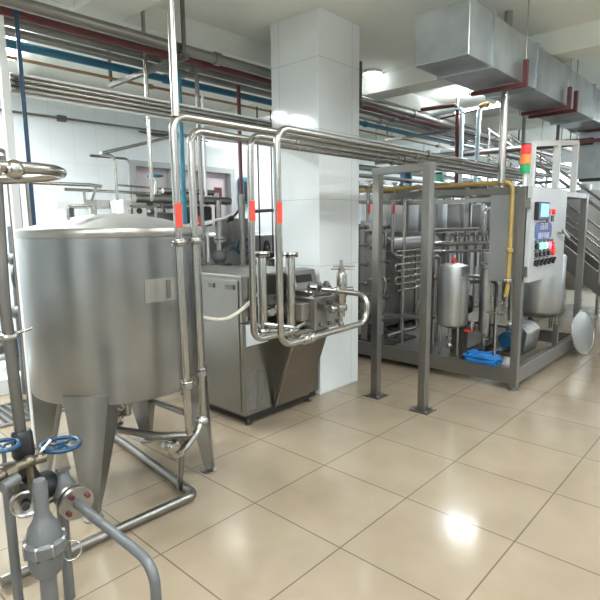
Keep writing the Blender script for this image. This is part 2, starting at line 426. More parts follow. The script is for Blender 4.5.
# clamp bar tying the first two pipes
cb = thing('pipe_tie', 'thin clamp bar joining the two pipes in front of the tank rim', 'bracket', (1.62, 2.32, 1.50))
MB().beam((1.47, 2.222, 1.50), (1.79, 2.435, 1.50), .010, .014).build('tie_bar', 'pipe', cb)
MB().ring((1.538, 2.2605, 1.51), (0, 0, 1), .031, .007).build('ring_clamp', 'pipe', cb); MB().ring((1.743, 2.406, 1.51), (0, 0, 1), .029, .007).build('ring_clamp', 'pipe', cb)
cb = thing('pipe_tie', 'thin clamp bar joining the two pipes near the tank bottom', 'bracket', (1.64, 2.36, .70))
MB().beam((1.49, 2.235, .76), (1.80, 2.435, .765), .010, .014).build('tie_bar', 'pipe', cb)
MB().ring((1.555, 2.275, .76), (0, 0, 1), .031, .007).build('ring_clamp', 'pipe', cb); MB().ring((1.748, 2.408, .765), (0, 0, 1), .029, .007).build('ring_clamp', 'pipe', cb)
# U-bend coupling between the drops
uc = thing('pipe_coupling', 'short curved coupling with clamp unions at the foot of the pipes', 'pipe coupling', (1.45, 2.30, .37))
MB().tube([(1.75, 2.41, .47), (1.68, 2.38, .40), (1.54, 2.32, .36), (1.46, 2.28, .36), (1.435, 2.27, .41), (1.43, 2.265, .45)], .022, bend=.03).build('bend', 'pipe', uc)
m = MB(); clamp(m, (1.445, 2.27, .435), (-.2, -.1, 1), .026); m.build('clamp', 'pipe', uc)
m = MB(); clamp(m, (1.735, 2.403, .45), (.4, .3, 1), .026); m.build('clamp', 'pipe', uc)
MB().tube([(1.43, 2.265, .45), (1.37, 2.24, .47)], .014).build('drain_stub', 'pipe', uc)
MB().sphere((1.60, 2.33, .44), .02).build('bolt_knob', 'black', uc)

# rack posts and cross head
rk = thing('pipe_rack', 'square-post steel goal frame carrying the four overhead pipes', 'pipe rack', (3.84, 2.36, 0))
for (x, y) in ((3.864, 2.62), (3.81, 2.10)):
    MB().box((x-.035, y-.035, .008), (x+.035, y+.035, 2.03)).build('post', 'post', rk, .004)
    bp = MB().box((x-.085, y-.085, 0), (x+.085, y+.085, .01)).build('base_plate', 'post', rk)
    for dx in (-.06, .06):
        for dy in (-.06, .06): MB().cyl((x+dx, y+dy, .01), (x+dx, y+dy, .022), .009, n=8).build('anchor_bolt', 'steel', bp)
MB().beam((3.868, 2.66, 2.035), (3.806, 2.06, 2.035), .07, .06).build('crossbar', 'post', rk)
for y, z in ((2.13, 0), (2.247, -.003), (2.35, -.018), (2.465, -.03)): MB().ring((3.84, y, RZ+z), (1, 0, 0), .027, .006).build('pipe_saddle', 'pipe', rk)
rk2 = thing('pipe_hanger', 'steel ceiling hanger holding the overhead pipes beyond the frame', 'hanger', (6.9, 2.28, 2.1))
MB().box((6.87, 2.04, 2.05), (6.92, 2.52, 2.083)).build('hanger_bar', 'post', rk2)
for y in (2.06, 2.47): MB().box((6.88, y, 2.10), (6.91, y+.03, CZ)).build('hanger_rod', 'post', rk2)

# ------------------------------------------------------------------ homogeniser
hm = thing('homogenizer', 'steel cased homogenizer machine with slanted front chute beside the tiled column', 'machine', (2.95, 3.3, 0))
MB().prism([(2.54, 2.94, .10), (2.81, 2.94, .10), (3.42, 2.94, .10), (3.42, 3.95, .10), (2.54, 3.95, .10)], (0, 0, .74)).build('casing', 'cab', hm, .006)
MB().box((2.54, 3.16, .845), (3.42, 3.95, 1.195)).box((2.54, 2.94, .845), (2.60, 3.16, 1.195)).build('upper_casing', 'cab', hm, .005)
MB().box((2.525, 2.925, 1.195), (3.10, 3.97, 1.212)).build('top_cover', 'steel', hm, .003)
MB().box((2.60, 2.94, .845), (3.42, 3.16, .86)).build('deck', 'steel', hm)
MB().box((2.60, 2.96, .05), (3.40, 3.9, .10)).build('plinth', 'black', hm)
# corner trims and doors
sd = MB().box((2.532, 2.98, .13), (2.542, 3.9, 1.17)).build('side_door', 'cab', hm, .003)
MB().box((2.522, 3.02, 1.10), (2.534, 3.12, 1.135)).build('door_handle', 'dark', sd)
MB().box((2.522, 3.26, 1.10), (2.534, 3.33, 1.135)).build('door_handle', 'dark', sd)
MB().box((2.545, 2.930, .125), (2.80, 2.942, .835)).build('front_panel', 'cab', hm, .003)
lv = MB()
for cx in (2.605, 2.70):
    for i in range(17):
        z = .15+i*.0182
        lv.prism([(cx-.028, 2.931, z), (cx-.028, 2.919, z+.003), (cx-.028, 2.931, z+.011)], (.056, 0, 0))
lv.build('louvre_vent', 'shell', hm)
MB().box((2.556, 2.921, .665), (2.782, 2.93, .83)).build('rating_label', 'label', hm, label='pale rectangular label')
for (x, y) in ((2.62, 3.0), (3.34, 3.0), (2.62, 3.85), (3.34, 3.85)):
    MB().lathe((x, y, 0), [(0, 0), (.03, 0), (.03, .012), (.012, .015), (.012, .055), (0, .055)], n=16).build('levelling_foot', 'dark', hm)
# chute: leaning hopper
ch = MB().prism([(2.86, 2.945, .115), (2.86, 2.70, .735), (2.86, 2.945, .80)], (.40, 0, 0)).build('chute', 'cab', hm, .004)
MB().prism([(2.85, 2.935, .10), (2.85, 2.925, .10), (2.85, 2.685, .735), (2.85, 2.695, .735)], (.42, 0, 0)).build('chute_panel', 'cab', ch)
MB().prism([(2.846, 2.932, .10), (2.846, 2.918, .10), (2.846, 2.678, .735), (2.846, 2.692, .735)], (.012, 0, 0)).build('edge_strip', 'pipe', ch)
MB().box((3.20, 2.66, .74), (3.42, 2.95, .80)).box((2.86, 2.69, .735), (3.42, 2.95, .765)).build('chute_shelf', 'steel', hm)
# back control console with display
co = MB().prism([(3.12, 3.04, 1.0), (3.12, 2.99, 1.03), (3.12, 3.03, 1.19), (3.12, 3.16, 1.20), (3.12, 3.16, 1.0)], (.36, 0, 0)).build('control_console', 'cab', hm, .004)
MB().prism([(3.22, 2.997, 1.09), (3.22, 3.010, 1.155), (3.22, 3.02, 1.155), (3.22, 3.01, 1.09)], (.19, 0, 0)).build('display', 'black', co)
MB().prism([(3.15, 2.99, 1.06), (3.15, 3.0, 1.11), (3.15, 3.01, 1.11), (3.15, 3.0, 1.06)], (.05, 0, 0)).build('console_label', 'label', co)
MB().box((3.06, 2.98, .86), (3.44, 3.16, 1.0)).build('gear_housing', 'dark', hm, .01)
# belt and crank area: rods behind the dampers
for i, x in enumerate((2.70, 2.83, 2.96)):
    MB().cyl((x, 2.78, .93), (x, 3.16, .93), .03).lathe((x, 2.86, .93), [(.03, -.02), (.045, -.015), (.045, .015), (.03, .02)], axis=(0, 1, 0), n=16).build('plunger_rod', 'pipe', hm)
MB().box((2.64, 3.02, .87), (3.02, 3.15, 1.02)).build('plunger_housing', 'dark', hm, .01)
# cylinder head block
hd = MB().box((2.99, 2.60, .765), (3.32, 2.88, 1.02)).build('pump_head', 'steel', hm, .008)
MB().box((2.90, 2.66, .84), (2.99, 2.84, .98)).build('head_block', 'steel', hd, .006)
MB().box((3.03, 2.66, 1.02), (3.28, 2.84, 1.06)).build('head_cover', 'steel', hd, .006)
for (x, z) in ((3.05, .80), (3.05, .97), (3.27, .80), (3.27, .97), (3.16, .80), (3.16, .97)):
    MB().cyl((x, 2.60, z), (x, 2.575, z), .017, n=6).build('bolt', 'dark', hd)
for x in (3.06, 3.155, 3.25):
    MB().cyl((x, 2.70, 1.05), (x, 2.70, 1.11), .032, n=16).cyl((x, 2.70, 1.11), (x, 2.70, 1.125), .022, n=6).build('valve_cap', 'steel', hd)
    MB().cyl((x, 2.66, 1.075), (x, 2.70, 1.075), .016, n=12).build('port_hole', 'black', hd)
MB().tube([(3.06, 2.62, 1.09), (3.06, 2.70, 1.09)], .03).build('inlet_union', 'pipe', hd)
# dampers
for (x, z0, z1) in ((2.57, .79, 1.385), (2.875, .72, 1.365)):
    dm = MB().lathe((x, 2.75, 0), [(0, z0+.02), (.022, z0+.02), (.030, z0+.05), (.036, z0+.09), (.036, z1-.03), (.034, z1-.02), (0, z1-.02)], n=24).build('pulsation_damper', 'pipe', hm)
    MB().lathe((x, 2.75, 0), [(0, z1-.025), (.06, z1-.025), (.064, z1-.012), (.052, z1-.006), (.064, z1), (.06, z1+.012), (0, z1+.012)], n=24).build('cap_flange', 'pipe', dm)
    MB().lathe((x, 2.75, 0), [(0, z0-.02), (.05, z0-.02), (.055, z0), (.045, z0+.012), (.055, z0+.022), (.05, z0+.04), (0, z0+.04)], n=24).build('base_flange', 'pipe', dm)
    MB().cyl((x-.07, 2.75, z0+.06), (x+.07, 2.75, z0+.06), .012).sphere((x-.07, 2.75, z0+.06), .02).sphere((x+.07, 2.75, z0+.06), .018).build('clamp_screw', 'steel', dm)
MB().tube([(2.57, 2.75, .80), (2.57, 2.75, .81), (2.875, 2.75, .765), (3.01, 2.72, .82)], .024, bend=.02).build('suction_manifold', 'pipe', hm)
# pressure valve with T handle
va = V((3.19, 2.50, 0))
pv = MB().lathe(va, [(0, .86), (.03, .86), (.03, .90), (.045, .91), (.052, .93), (.045, .955), (.03, .965), (.03, 1.0), (.036, 1.01), (.036, 1.20), (.03, 1.215), (.022, 1.22), (.022, 1.25), (0, 1.25)], n=24).build('pressure_valve', 'pipe', hm)
MB().cyl(va+V((-.05, .04, 1.262)), va+V((.09, -.07, 1.262)), .008, n=10).build('t_handle', 'steel', pv)
MB().cyl(va+V((0, 0, 1.24)), va+V((0, 0, 1.31)), .013, n=12).build('spindle', 'steel', pv)
MB().cyl(va+V((0, 0, .93)), va+V((-.10, .02, .93)), .018).lathe(va+V((-.10, .02, .93)), [(0, -.015), (.032, -.015), (.036, 0), (.032, .015), (0, .015)], axis=(1, -.2, 0), n=20).build('side_port', 'pipe', pv)
MB().cyl(va+V((0, .02, .93)), va+V((0, .16, .93)), .026).build('valve_neck', 'pipe', pv)
MB().cyl(va+V((0, 0, .88)), va+V((0, -.0, .80)), .012).lathe(va+V((0, 0, .80)), [(0, -.02), (.02, -.02), (.024, 0), (.02, .015), (0, .015)], n=16).build('gauge_tap', 'pipe', pv)
vb = V((3.29, 2.56, 0))
sv = MB().lathe(vb, [(0, .95), (.026, .95), (.026, 1.0), (.034, 1.01), (.034, 1.18), (.02, 1.20), (.02, 1.235), (0, 1.235)], n=20).build('relief_valve', 'pipe', hm)
MB().cyl(vb+V((-.09, .05, 1.23)), vb+V((.08, -.06, 1.23)), .007, n=10).build('t_handle', 'steel', sv)
MB().cyl(vb+V((0, 0, .98)), vb+V((-.02, .12, .96)), .024).cyl(vb+V((0, 0, 1.06)), vb+V((.10, -.02, 1.06)), .02).build('valve_neck', 'pipe', sv)
# hose
single('drain_hose', MB().tube([(1.98, 2.98, 1.02), (2.10, 2.84, .965), (2.25, 2.80, .93), (2.40, 2.84, .955), (2.55, 2.88, 1.0), (2.70, 2.95, 1.06), (2.84, 3.03, 1.02)], .013, bend=.08),
       'hosewhite', 'thin milky hose sagging from the tank to the homogenizer', 'hose')

# ------------------------------------------------------------------ foreground valve cluster
fv = thing('gate_valve', 'gate valve with blue handwheel beside the big tank legs', 'valve', (.80, 2.08, .52))
MB().lathe((.80, 2.08, 0), [(0, .46), (.035, .46), (.045, .50), (.045, .54), (.028, .57), (.022, .60), (.030, .605), (.030, .62), (0, .62)], n=20).build('bonnet', 'cast', fv)
MB().prism([(.775, 2.06, .61), (.79, 2.06, .69), (.81, 2.06, .69), (.825, 2.06, .61)], (0, .04, 0)).build('yoke', 'steel', fv)
MB().cyl((.80, 2.08, .60), (.80, 2.08, .725), .009).build('spindle', 'steel', fv)
wh = MB().ring((.80, 2.08, .715), (.03, -.02, 1), .072, .0095, n=40).build('handwheel', 'blue', fv, label='blue round handwheel')
MB().cyl((.80, 2.12, .0), (.80, 2.12, .46), .022).build('support_leg', 'cast', fv)
s_ = MB()
for k in range(4):
    a = k*PI/2+.5; s_.tube([(.80, 2.08, .718), (.80+.036*math.cos(a), 2.08+.036*math.sin(a), .708), (.80+.07*math.cos(a), 2.08+.07*math.sin(a), .715)], .006, n=8)
s_.lathe((.80, 2.08, .715), [(0, -.012), (.016, -.012), (.016, .012), (0, .012)], n=16).build('spokes', 'blue', wh)
MB().cyl((.80, 2.18, .50), (.80, 1.99, .50), .042, n=24).sphere((.80, 2.08, .50), .052).build('valve_body', 'cast', fv)
MB().lathe((.80, 2.0, .50), [(0, -.008), (.066, -.008), (.066, .010), (0, .010)], axis=(0, 1, 0), n=32).build('flange', 'plate', fv)
ff = thing('flanged_pipe', 'grey pipe with a round bolted flange leading forward over the floor', 'pipe', (.80, 1.97, .50))
MB().lathe((.80, 1.97, .50), [(0, -.009), (.066, -.009), (.066, .009), (0, .009)], axis=(0, 1, 0), n=32).build('flange', 'plate', ff)
for k in range(4):
    a = k*PI/2+.55; MB().cyl((.80+.046*math.cos(a), 1.965, .50+.046*math.sin(a)), (.80+.046*math.cos(a), 1.945, .50+.046*math.sin(a)), .011, n=6).build('bolt', 'maroon', ff)
MB().tube([(.80, 1.97, .50), (.80, 1.72, .50), (.80, 1.40, .50), (.80, 1.40, 0)], .018, bend=.08).build('pipe_run', 'cast', ff)
# black coupling behind the wheel
single('rubber_coupling', MB().lathe((.70, 2.10, .555), [(0, -.07), (.05, -.07), (.056, -.06), (.056, .06), (.05, .07), (0, .07)], axis=(1, .35, -.1), n=28), 'black', 'shiny black rubber coupling left of the blue-wheeled valve', 'coupling')
rg = thing('pressure_regulator', 'grey cast regulator with domed cap at the bottom left', 'regulator', (.66, 1.95, .30))
c = (.645, 1.90, 0)
MB().lathe(c, [(0, .32), (.05, .32), (.062, .36), (.062, .40), (.075, .41), (.075, .45), (.062, .46), (.055, .50), (.036, .53), (.026, .56), (.026, .67), (.020, .685), (0, .685)], n=28).build('regulator_body', 'cast', rg)
MB().lathe((.60, 1.93, .60), [(0, -.018), (.042, -.018), (.05, -.01), (.05, .012), (.044, .018), (.035, .012), (0, .012)], axis=(-.3, -1, .1), n=28).build('gauge_ring', 'pipe', rg)
MB().lathe((.595, 1.908, .602), [(0, 0), (.014, 0), (.014, .014), (0, .014)], axis=(-.3, -1, .1), n=16).build('gauge_centre', 'black', rg)
for k in range(8):
    a = k*PI/4; MB().cyl((c[0]+.068*math.cos(a), c[1]+.068*math.sin(a), .40), (c[0]+.068*math.cos(a), c[1]+.068*math.sin(a), .46), .008, n=6).build('flange_bolt', 'steel', rg)
MB().cyl((.645, 1.9, .33), (.645, 1.9, .0), .03).build('stand_pipe', 'cast', rg)
bf = thing('brass_manifold', 'brass and steel pipe fittings with small levers above the regulator', 'fitting', (.65, 2.05, .70))
MB().tube([(.50, 1.98, .70), (.62, 2.02, .71), (.72, 2.04, .70)], .018, bend=.02).lathe((.58, 2.005, .705), [(0, -.02), (.026, -.02), (.026, .02), (0, .02)], axis=(1, .3, 0), n=8).build('fitting_run', 'brass', bf)
MB().cyl((.54, 1.96, .675), (.60, 1.985, .68), .022, n=20).build('filter_cup', 'cast', bf)
MB().tube([(.66, 2.03, .71), (.66, 2.03, .56)], .012).sphere((.66, 2.03, .71), .024).sphere((.70, 2.04, .705), .02).build('ball_valve', 'brass', bf)
MB().beam((.60, 2.01, .735), (.50, 1.99, .75), .014, .006).build('lever', 'steel', bf)
MB().beam((.70, 2.04, .72), (.76, 2.07, .75), .012, .006).build('lever', 'steel', bf)
MB().tube([(.66, 2.03, .57), (.66, 2.06, .50), (.78, 2.08, .50)], .014, bend=.03).cyl((.6, 2.02, .70), (.6, 2.02, .62), .014).build('link_pipe', 'brass', bf)
w2 = thing('handwheel_valve', 'blue handwheel cut by the left edge of the view', 'valve', (.55, 2.05, .75))
MB().ring((.585, 2.06, .79), (.03, -.02, 1), .055, .009, n=36).build('handwheel', 'blue', w2)
m = MB()
for k in range(3):
    a = k*2*PI/3+.2; m.cyl((.585, 2.06, .79), (.585+.053*math.cos(a), 2.06+.053*math.sin(a), .79), .006, n=8)
m.build('spokes', 'blue', w2)
MB().cyl((.585, 2.06, .795), (.585, 2.06, .68), .008).lathe((.585, 2.06, .66), [(0, -.03), (.025, -.03), (.03, 0), (.018, .04), (0, .04)], n=16).build('bonnet', 'cast', w2)
MB().cyl((.585, 2.06, .66), (.585, 2.06, 0), .018).build('riser', 'cast', w2)
single('wire_loop', MB().ring((.73, 1.88, .37), (-.5, -1, .5), .035, .003), 'pipe', 'thin bright wire loop beside the grey regulator', 'wire')
# dark drop pipe with black elbow boot at left
dp = thing('drop_pipe', 'dark steel drop pipe passing left of the tank into a black boot', 'pipe', (.66, 2.1, 0))
MB().tube([(.40, 2.1, 1.738), (.672, 2.1, 1.738)][:0] or [(.668, 2.12, 1.755), (.652, 2.11, 1.33), (.662, 2.1, .80)], .021, bend=.05).build('pipe_run', 'dark', dp)
m = MB(); clamp(m, (.656, 2.105, 1.19), (0, 0, 1), .021, .012); m.build('clamp', 'pipe', dp)
MB().cyl((.656, 2.105, 1.19), (.75, 2.14, 1.20), .006).build('clamp_bolt', 'pipe', dp)
MB().lathe((.665, 2.10, 0), [(0, .70), (.035, .70), (.042, .715), (.038, .80), (.030, .815), (0, .815)], n=24).build('rubber_boot', 'black', dp)
MB().tube([(.665, 2.10, .72), (.67, 2.11, .64), (.70, 2.11, .58)], .034, bend=.05).build('boot_elbow', 'black', dp)
# U pipe at upper left
ul = pipe('return_pipe', [(-.6, 1.93, 1.785), (.79, 1.93, 1.80), (.90, 2.08, 1.80), (.80, 2.13, 1.785), (.668, 2.12, 1.77), (-.6, 2.14, 1.72)], .0205, 'pipe', 'thick steel pipe turning back on itself at the upper left', bend=.09,
          clamps=[((.665, 1.93, 1.79), (1, 0, 0)), ((.60, 1.93, 1.79), (1, 0, 0))])
MB().sphere((.665, 1.93, 1.79), .034).build('ball_union', 'pipe', ul)

# pale square post, blue line, tray
PY = 3.9
sp = thing('support_post', 'pale square steel post at the upper left carrying the cable channel', 'post', (1.38, PY, 0))
MB().box((1.31, PY-.025, .01), (1.36, PY+.025, CZ)).build('post', 'white', sp, .004)
MB().box((1.25, PY-.09, 0), (1.42, PY+.09, .012)).build('base_plate', 'steel', sp)
single('blue_line', MB().tube([(1.425, PY-.06, 0), (1.425, PY-.06, CZ)], .014), 'blue', 'slim blue upright line next to the pale post', 'pipe')
ct = thing('cable_channel', 'long taupe steel channel running from the pale post toward the column', 'cable tray', (1.45, PY+.06, 2.5))
for k, z in enumerate((2.52, 2.555, 2.59)):
    MB().cyl((1.37, PY, z), (6.2, PY, z), .018).build('conduit', 'steel' if k == 0 else 'pipe', ct)
MB().prism([(1.37, PY+.02, 2.49), (1.37, PY+.035, 2.49), (1.37, PY+.035, 2.625), (1.37, PY-.03, 2.625), (1.37, PY-.03, 2.61), (1.37, PY+.02, 2.61)], (4.8, 0, 0)).build('tray', 'white', ct)
for i, x in enumerate((1.52, 1.58, 1.66)):
    single('thin_riser', MB().tube([(x+.02, 4.6, 0), (x+.02, 4.6, 2.2-.06*i), (x-.5, 4.6, 2.2-.06*i)], .018, bend=.05), 'post', 'slim grey riser behind the pale post, ' + ('closest to it', 'the middle one of three', 'farthest from it')[i], 'pipe', group='risers behind the pale post')
# wall conduit
wc = thing('wall_conduit', 'thin grey conduit clipped high along the white tiled back wall', 'conduit', (3.3, 6.77, 2.95))
MB().cyl((.5, 6.76, 2.93), (6.2, 6.76, 2.95), .014).build('conduit_run', 'post', wc)
for x in (1.2, 2.95, 4.7): MB().box((x-.05, 6.74, 2.90), (x+.05, 6.80, 2.97)).build('clip', 'dark', wc)
m = MB()
for k in range(3): m.tube([(4.0, 6.74, 2.90), (4.3, 6.72, 2.86+.02*k), (4.7, 6.74, 2.92), (5.2, 6.73, 2.88)], .010, bend=.1)
m.build('cable_loops', 'dark', wc)

# ------------------------------------------------------------------ high pipe bundle
def run(y, z, r, mat, label, x0=1.2, x1=12.6, drop=None):
    root = thing('overhead_pipe', label, 'pipe', (x0, y, z))
    MB().cyl((x0, y, z), (x1, y, z), r).build('pipe_run', mat, root)
    for x in (3.0, 6.3, 9.0): MB().lathe((x, y, z), [(r, -.03), (r+.012, -.03), (r+.012, .03), (r, .03)], n=16, axis=(1, 0, 0)).build('coupling_sleeve', mat, root)
BZ = 3.0
run(3.72, BZ+.015, .042, 'post', 'thick grey pipe under the ceiling, outermost of the overhead bundle')
run(3.88, BZ, .030, 'maroon', 'maroon painted pipe in the overhead bundle behind the thick grey one')
run(4.05, BZ+.01, .038, 'dark', 'dark steel pipe in the overhead bundle next to the maroon one')
run(4.25, BZ, .032, 'post', 'grey pipe in the overhead bundle beside the dark blue one')
run(4.50, BZ-.005, .034, 'bluepipe', 'dark blue pipe running under the ceiling')
run(4.80, BZ-.02, .014, 'brown', 'thin brown pipe at the inner edge of the overhead bundle', 1.2)
for i, x in enumerate((2.6, 5.0, 7.4, 9.9)):
    hb = thing('bundle_hanger', 'steel hanger under the ceiling beams holding the coloured pipes', 'hanger', (x, 4.2, BZ), 'hangers of the overhead pipe bundle')
    MB().box((x, 3.62, BZ-.085), (x+.04, 4.88, BZ-.045)).build('hanger_bar', 'dark', hb)
    for y in (3.64, 4.85): MB().box((x, y, BZ-.05), (x+.03, y+.02, CZ)).build('hanger_rod', 'dark', hb)
# verticals dropping from the bundle
def vert(x, y, z0, z1, r, mat, label, name='drop_pipe'):
    single(name, MB().cyl((x, y, z0), (x, y, z1), r), mat, label, 'pipe')
vert(2.47, 4.0, 1.80, CZ, .017, 'pipe', 'slim bright pipe rising to the ceiling just left of the tallest pipe elbow')
vert(1.545, 2.25, 2.13, CZ, .02, 'pipe', 'short bright pipe rising to the ceiling above the first elbow')
vert(2.83, 4.05, 1.30, 2.96, .022, 'teal', 'teal painted drop pipe between the first two rack elbows')
vert(3.05, 4.08, 1.20, 2.96, .020, 'post', 'grey drop pipe beside the teal one')
vert(3.57, 4.10, 1.90, 2.96, .020, 'maroon', 'maroon drop pipe between the rack elbows')
vert(3.57, 4.10, 0, 1.90, .034, 'post', 'thick grey lower pipe continuing beneath the maroon drop')
vert(4.30, 4.62, 1.0, 2.95, .009, 'black', 'thin black line hanging straight down left of the column')
vert(4.52, 4.62, 1.0, 2.95, .008, 'maroon', 'thin dark maroon line hanging close to the column')
vert(3.35, 4.4, 1.2, 2.9, .014, 'white', 'slim white pipe in front of the pinkish window')

# ------------------------------------------------------------------ machinery behind
bt = thing('filler_machine', 'low steel processing machine with railing behind the big tank', 'machine', (2.6, 4.9, 0))
MB().box((2.2, 4.7, 1.77), (3.3, 5.3, 1.835)).build('deck', 'steel', bt)
for y in (4.72, 5.2): MB().box((2.26, y, 0), (2.32, y+.06, 1.77)).build('deck_leg', 'steel', bt)
cbx = MB().box((2.44, 4.45, 1.30), (2.68, 4.69, 1.83)).build('control_box', 'white', bt, .004)
MB().cyl((2.60, 4.45, 1.73), (2.60, 4.44, 1.73), .028).build('dial', 'black', cbx); MB().box((2.50, 4.44, 1.70), (2.53, 4.45, 1.78)).build('switch_plate', 'black', cbx)
MB().box((2.75, 4.7, 0), (3.4, 5.4, 1.72)).build('machine_body', 'boxside', bt, .01)
m = MB()
m.tube([(2.02, 4.7, 1.92), (3.3, 4.7, 1.91)], .014); m.cyl((2.2, 4.7, 1.80), (2.2, 4.7, 1.92), .012); m.cyl((2.75, 4.7, 1.80), (2.75, 4.7, 1.92), .012)
m.tube([(1.2, 4.6, 1.955), (2.22, 4.6, 1.96), (2.32, 4.6, 1.90), (2.32, 4.7, 1.78)][:2]+[(2.32, 4.6, 1.95)], .016)
m.cyl((2.27, 4.6, 1.95), (2.27, 4.75, 1.78), .012)
m.build('lower_railing', 'pipe', bt)
m = MB()
m.tube([(3.25, 4.7, 2.52), (2.35, 4.7, 2.25), (2.52, 4.7, 2.25), (2.52, 4.7, 1.78)], .016, bend=.05)
m.tube([(2.52, 5.2, 2.30), (2.95, 5.2, 2.30), (2.95, 5.2, 1.78)], .014, bend=.05); m.tube([(2.52, 4.7, 1.98), (3.6, 4.7, 1.95)], .010)
m.build('upper_railing', 'pipe', bt)
# red/grey machine with blue wheel, behind homogeniser
sm = thing('separator_unit', 'grey steel unit with pipes and valves behind the homogenizer', 'machine', (3.7, 4.6, 0))
MB().box((3.48, 4.72, 0), (4.9, 5.4, 1.46)).build('unit_body', 'boxside', sm, .01)
MB().box((3.72, 4.45, 1.3), (4.0, 4.7, 1.66)).build('unit_box', 'post', sm, .01)
MB().cyl((2.5, 4.35, 1.84), (3.62, 4.35, 1.84), .04).lathe((3.1, 4.35, 1.84), [(.04, -.03), (.06, -.03), (.06, .03), (.04, .03)], axis=(1, 0, 0), n=20).build('header_pipe', 'post', sm)
MB().cyl((2.9, 4.5, 1.93), (3.55, 4.5, 1.93), .03).cyl((3.55, 4.5, 1.93), (3.55, 4.5, 1.84), .04).build('motor_tube', 'pipe', sm)
MB().cyl((3.42, 4.3, 1.84), (3.42, 4.3, 1.30), .036).lathe((3.42, 4.3, 1.44), [(.036, -.03), (.07, -.03), (.07, -.005), (.045, 0), (.07, .005), (.07, .03), (.036, .03)], n=20).build('flanged_riser', 'pipe', sm)
MB().sphere((3.42, 4.3, 1.26), .075).cyl((3.3, 4.3, 1.15), (3.56, 4.3, 1.15), .03).cyl((3.42, 4.3, 1.26), (3.42, 4.3, 1.1), .05).build('valve_casting', 'cast', sm)
MB().box((3.16, 4.34, 1.58), (3.38, 4.55, 1.78)).build('motor_block', 'black', sm, .02)
MB().tube([(2.86, 4.2, 1.53), (2.98, 4.2, 1.60), (3.2, 4.2, 1.62), (3.42, 4.2, 1.66), (3.52, 4.2, 1.70)], .013, bend=.05).cyl((3.15, 4.2, 1.60), (3.25, 4.2, 1.62), .02).build('cable_sleeve', 'white', sm)
MB().cyl((3.1, 4.2, 1.53), (3.1, 4.2, 1.68), .018).build('red_valve_stem', 'red', sm)
MB().tube([(3.5, 4.25, 1.62), (3.62, 4.25, 1.70), (3.72, 4.25, 1.80)], .012).sphere((3.55, 4.25, 1.66), .035).build('black_lever', 'black', sm)
bw = thing('wheel_valve', 'dark blue handwheel valve behind the homogenizer', 'valve', (3.62, 4.18, 1.35))
MB().ring((3.62, 4.14, 1.36), (-.4, -1, 0), .085, .014).build('handwheel', 'blue', bw)
m = MB()
for k in range(5):
    a = k*2*PI/5; ax = V((.93, -.37, 0)); m.cyl((3.62, 4.14, 1.36), V((3.62, 4.14, 1.36))+ax*.08*math.cos(a)+V((0, 0, 1))*.08*math.sin(a), .008, n=8)
m.build('spokes', 'blue', bw)
MB().cyl((3.62, 4.14, 1.36), (3.66, 4.34, 1.36), .02).sphere((3.66, 4.34, 1.36), .05).cyl((3.66, 4.34, 1.36), (3.44, 4.3, 1.30), .03).build('valve_body', 'cast', bw)
# steel valve cluster on tank edge
vc = thing('valve_cluster', 'cluster of small steel taps between the tank rim and the homogenizer', 'valve', (2.8, 4.1, 1.3))
m = MB()
m.cyl((2.84, 4.1, 0), (2.84, 4.1, 1.52), .022); m.sphere((2.84, 4.1, 1.52), .04); m.cyl((2.84, 4.1, 1.36), (3.06, 4.1, 1.30), .02); m.sphere((2.98, 4.1, 1.32), .045)
m.cyl((2.84, 4.1, 1.28), (2.94, 4.1, 1.2), .03); m.tube([(2.78, 4.1, 1.45), (2.9, 4.1, 1.58), (2.98, 4.1, 1.6)], .012)
m.build('tap_bodies', 'pipe', vc)
MB().beam((2.84, 4.06, 1.42), (3.0, 4.0, 1.46), .02, .01).beam((2.86, 4.06, 1.26), (2.98, 4.0, 1.22), .02, .01).build('tap_levers', 'blue', vc)
# pneumatic valve on column of damper, black
pn = thing('actuator_valve', 'black headed actuator on the thin line left of the column', 'valve', (4.30, 4.62, 1.2))
MB().lathe((4.30, 4.5, 0), [(0, 1.18), (.06, 1.18), (.09, 1.2), (.09, 1.25), (.05, 1.28), (.035, 1.36), (.02, 1.40), (0, 1.40)], n=20).build('actuator_head', 'black', pn)
MB().cyl((4.0, 4.5, 1.16), (4.6, 4.5, 1.16), .035).cyl((4.30, 4.5, .5), (4.30, 4.5, 1.18), .04).build('valve_pipe', 'pipe', pn)
MB().tube([(4.0, 4.5, 1.62), (4.1, 4.5, 1.74), (4.45, 4.5, 1.76), (4.6, 4.5, 1.66)], .02, bend=.06).build('curved_tube', 'dark', pn)
tb = thing('round_vat', 'grey steel vat standing behind the homogenizer near the column', 'tank', (4.9, 6.0, 0))
MB().lathe((4.9, 6.0, 0), [(0, .3), (.5, .3), (.52, .34), (.52, 1.42), (.50, 1.48), (.2, 1.6), (0, 1.62)], n=48).build('vat_body', 'shell', tb)
for a in (0, 1.57, 3.14, 4.71): MB().cyl((4.9+.4*math.cos(a), 6.0+.4*math.sin(a), 0), (4.9+.4*math.cos(a), 6.0+.4*math.sin(a), .34), .03).build('leg', 'steel', tb)
tv_ = thing('globe_valve', 'steel globe valve with small teal handwheel on top of the machine behind the tank', 'valve', (2.9, 4.62, 1.84))
MB().lathe((2.9, 4.62, 0), [(0, 1.72), (.09, 1.72), (.09, 1.76), (.05, 1.78), (.06, 1.84), (.04, 1.9), (.025, 1.94), (.02, 2.04), (0, 2.04)], n=20).build('valve_body', 'pipe', tv_)
MB().cyl((2.9, 4.62, 2.02), (2.9, 4.62, 2.10), .01).build('spindle', 'steel', tv_)
MB().ring((2.9, 4.62, 2.08), (0, 0, 1), .07, .012).cyl((2.83, 4.62, 2.08), (2.97, 4.62, 2.08), .008).cyl((2.9, 4.55, 2.08), (2.9, 4.69, 2.08), .008).build('handwheel', 'teal', tv_)
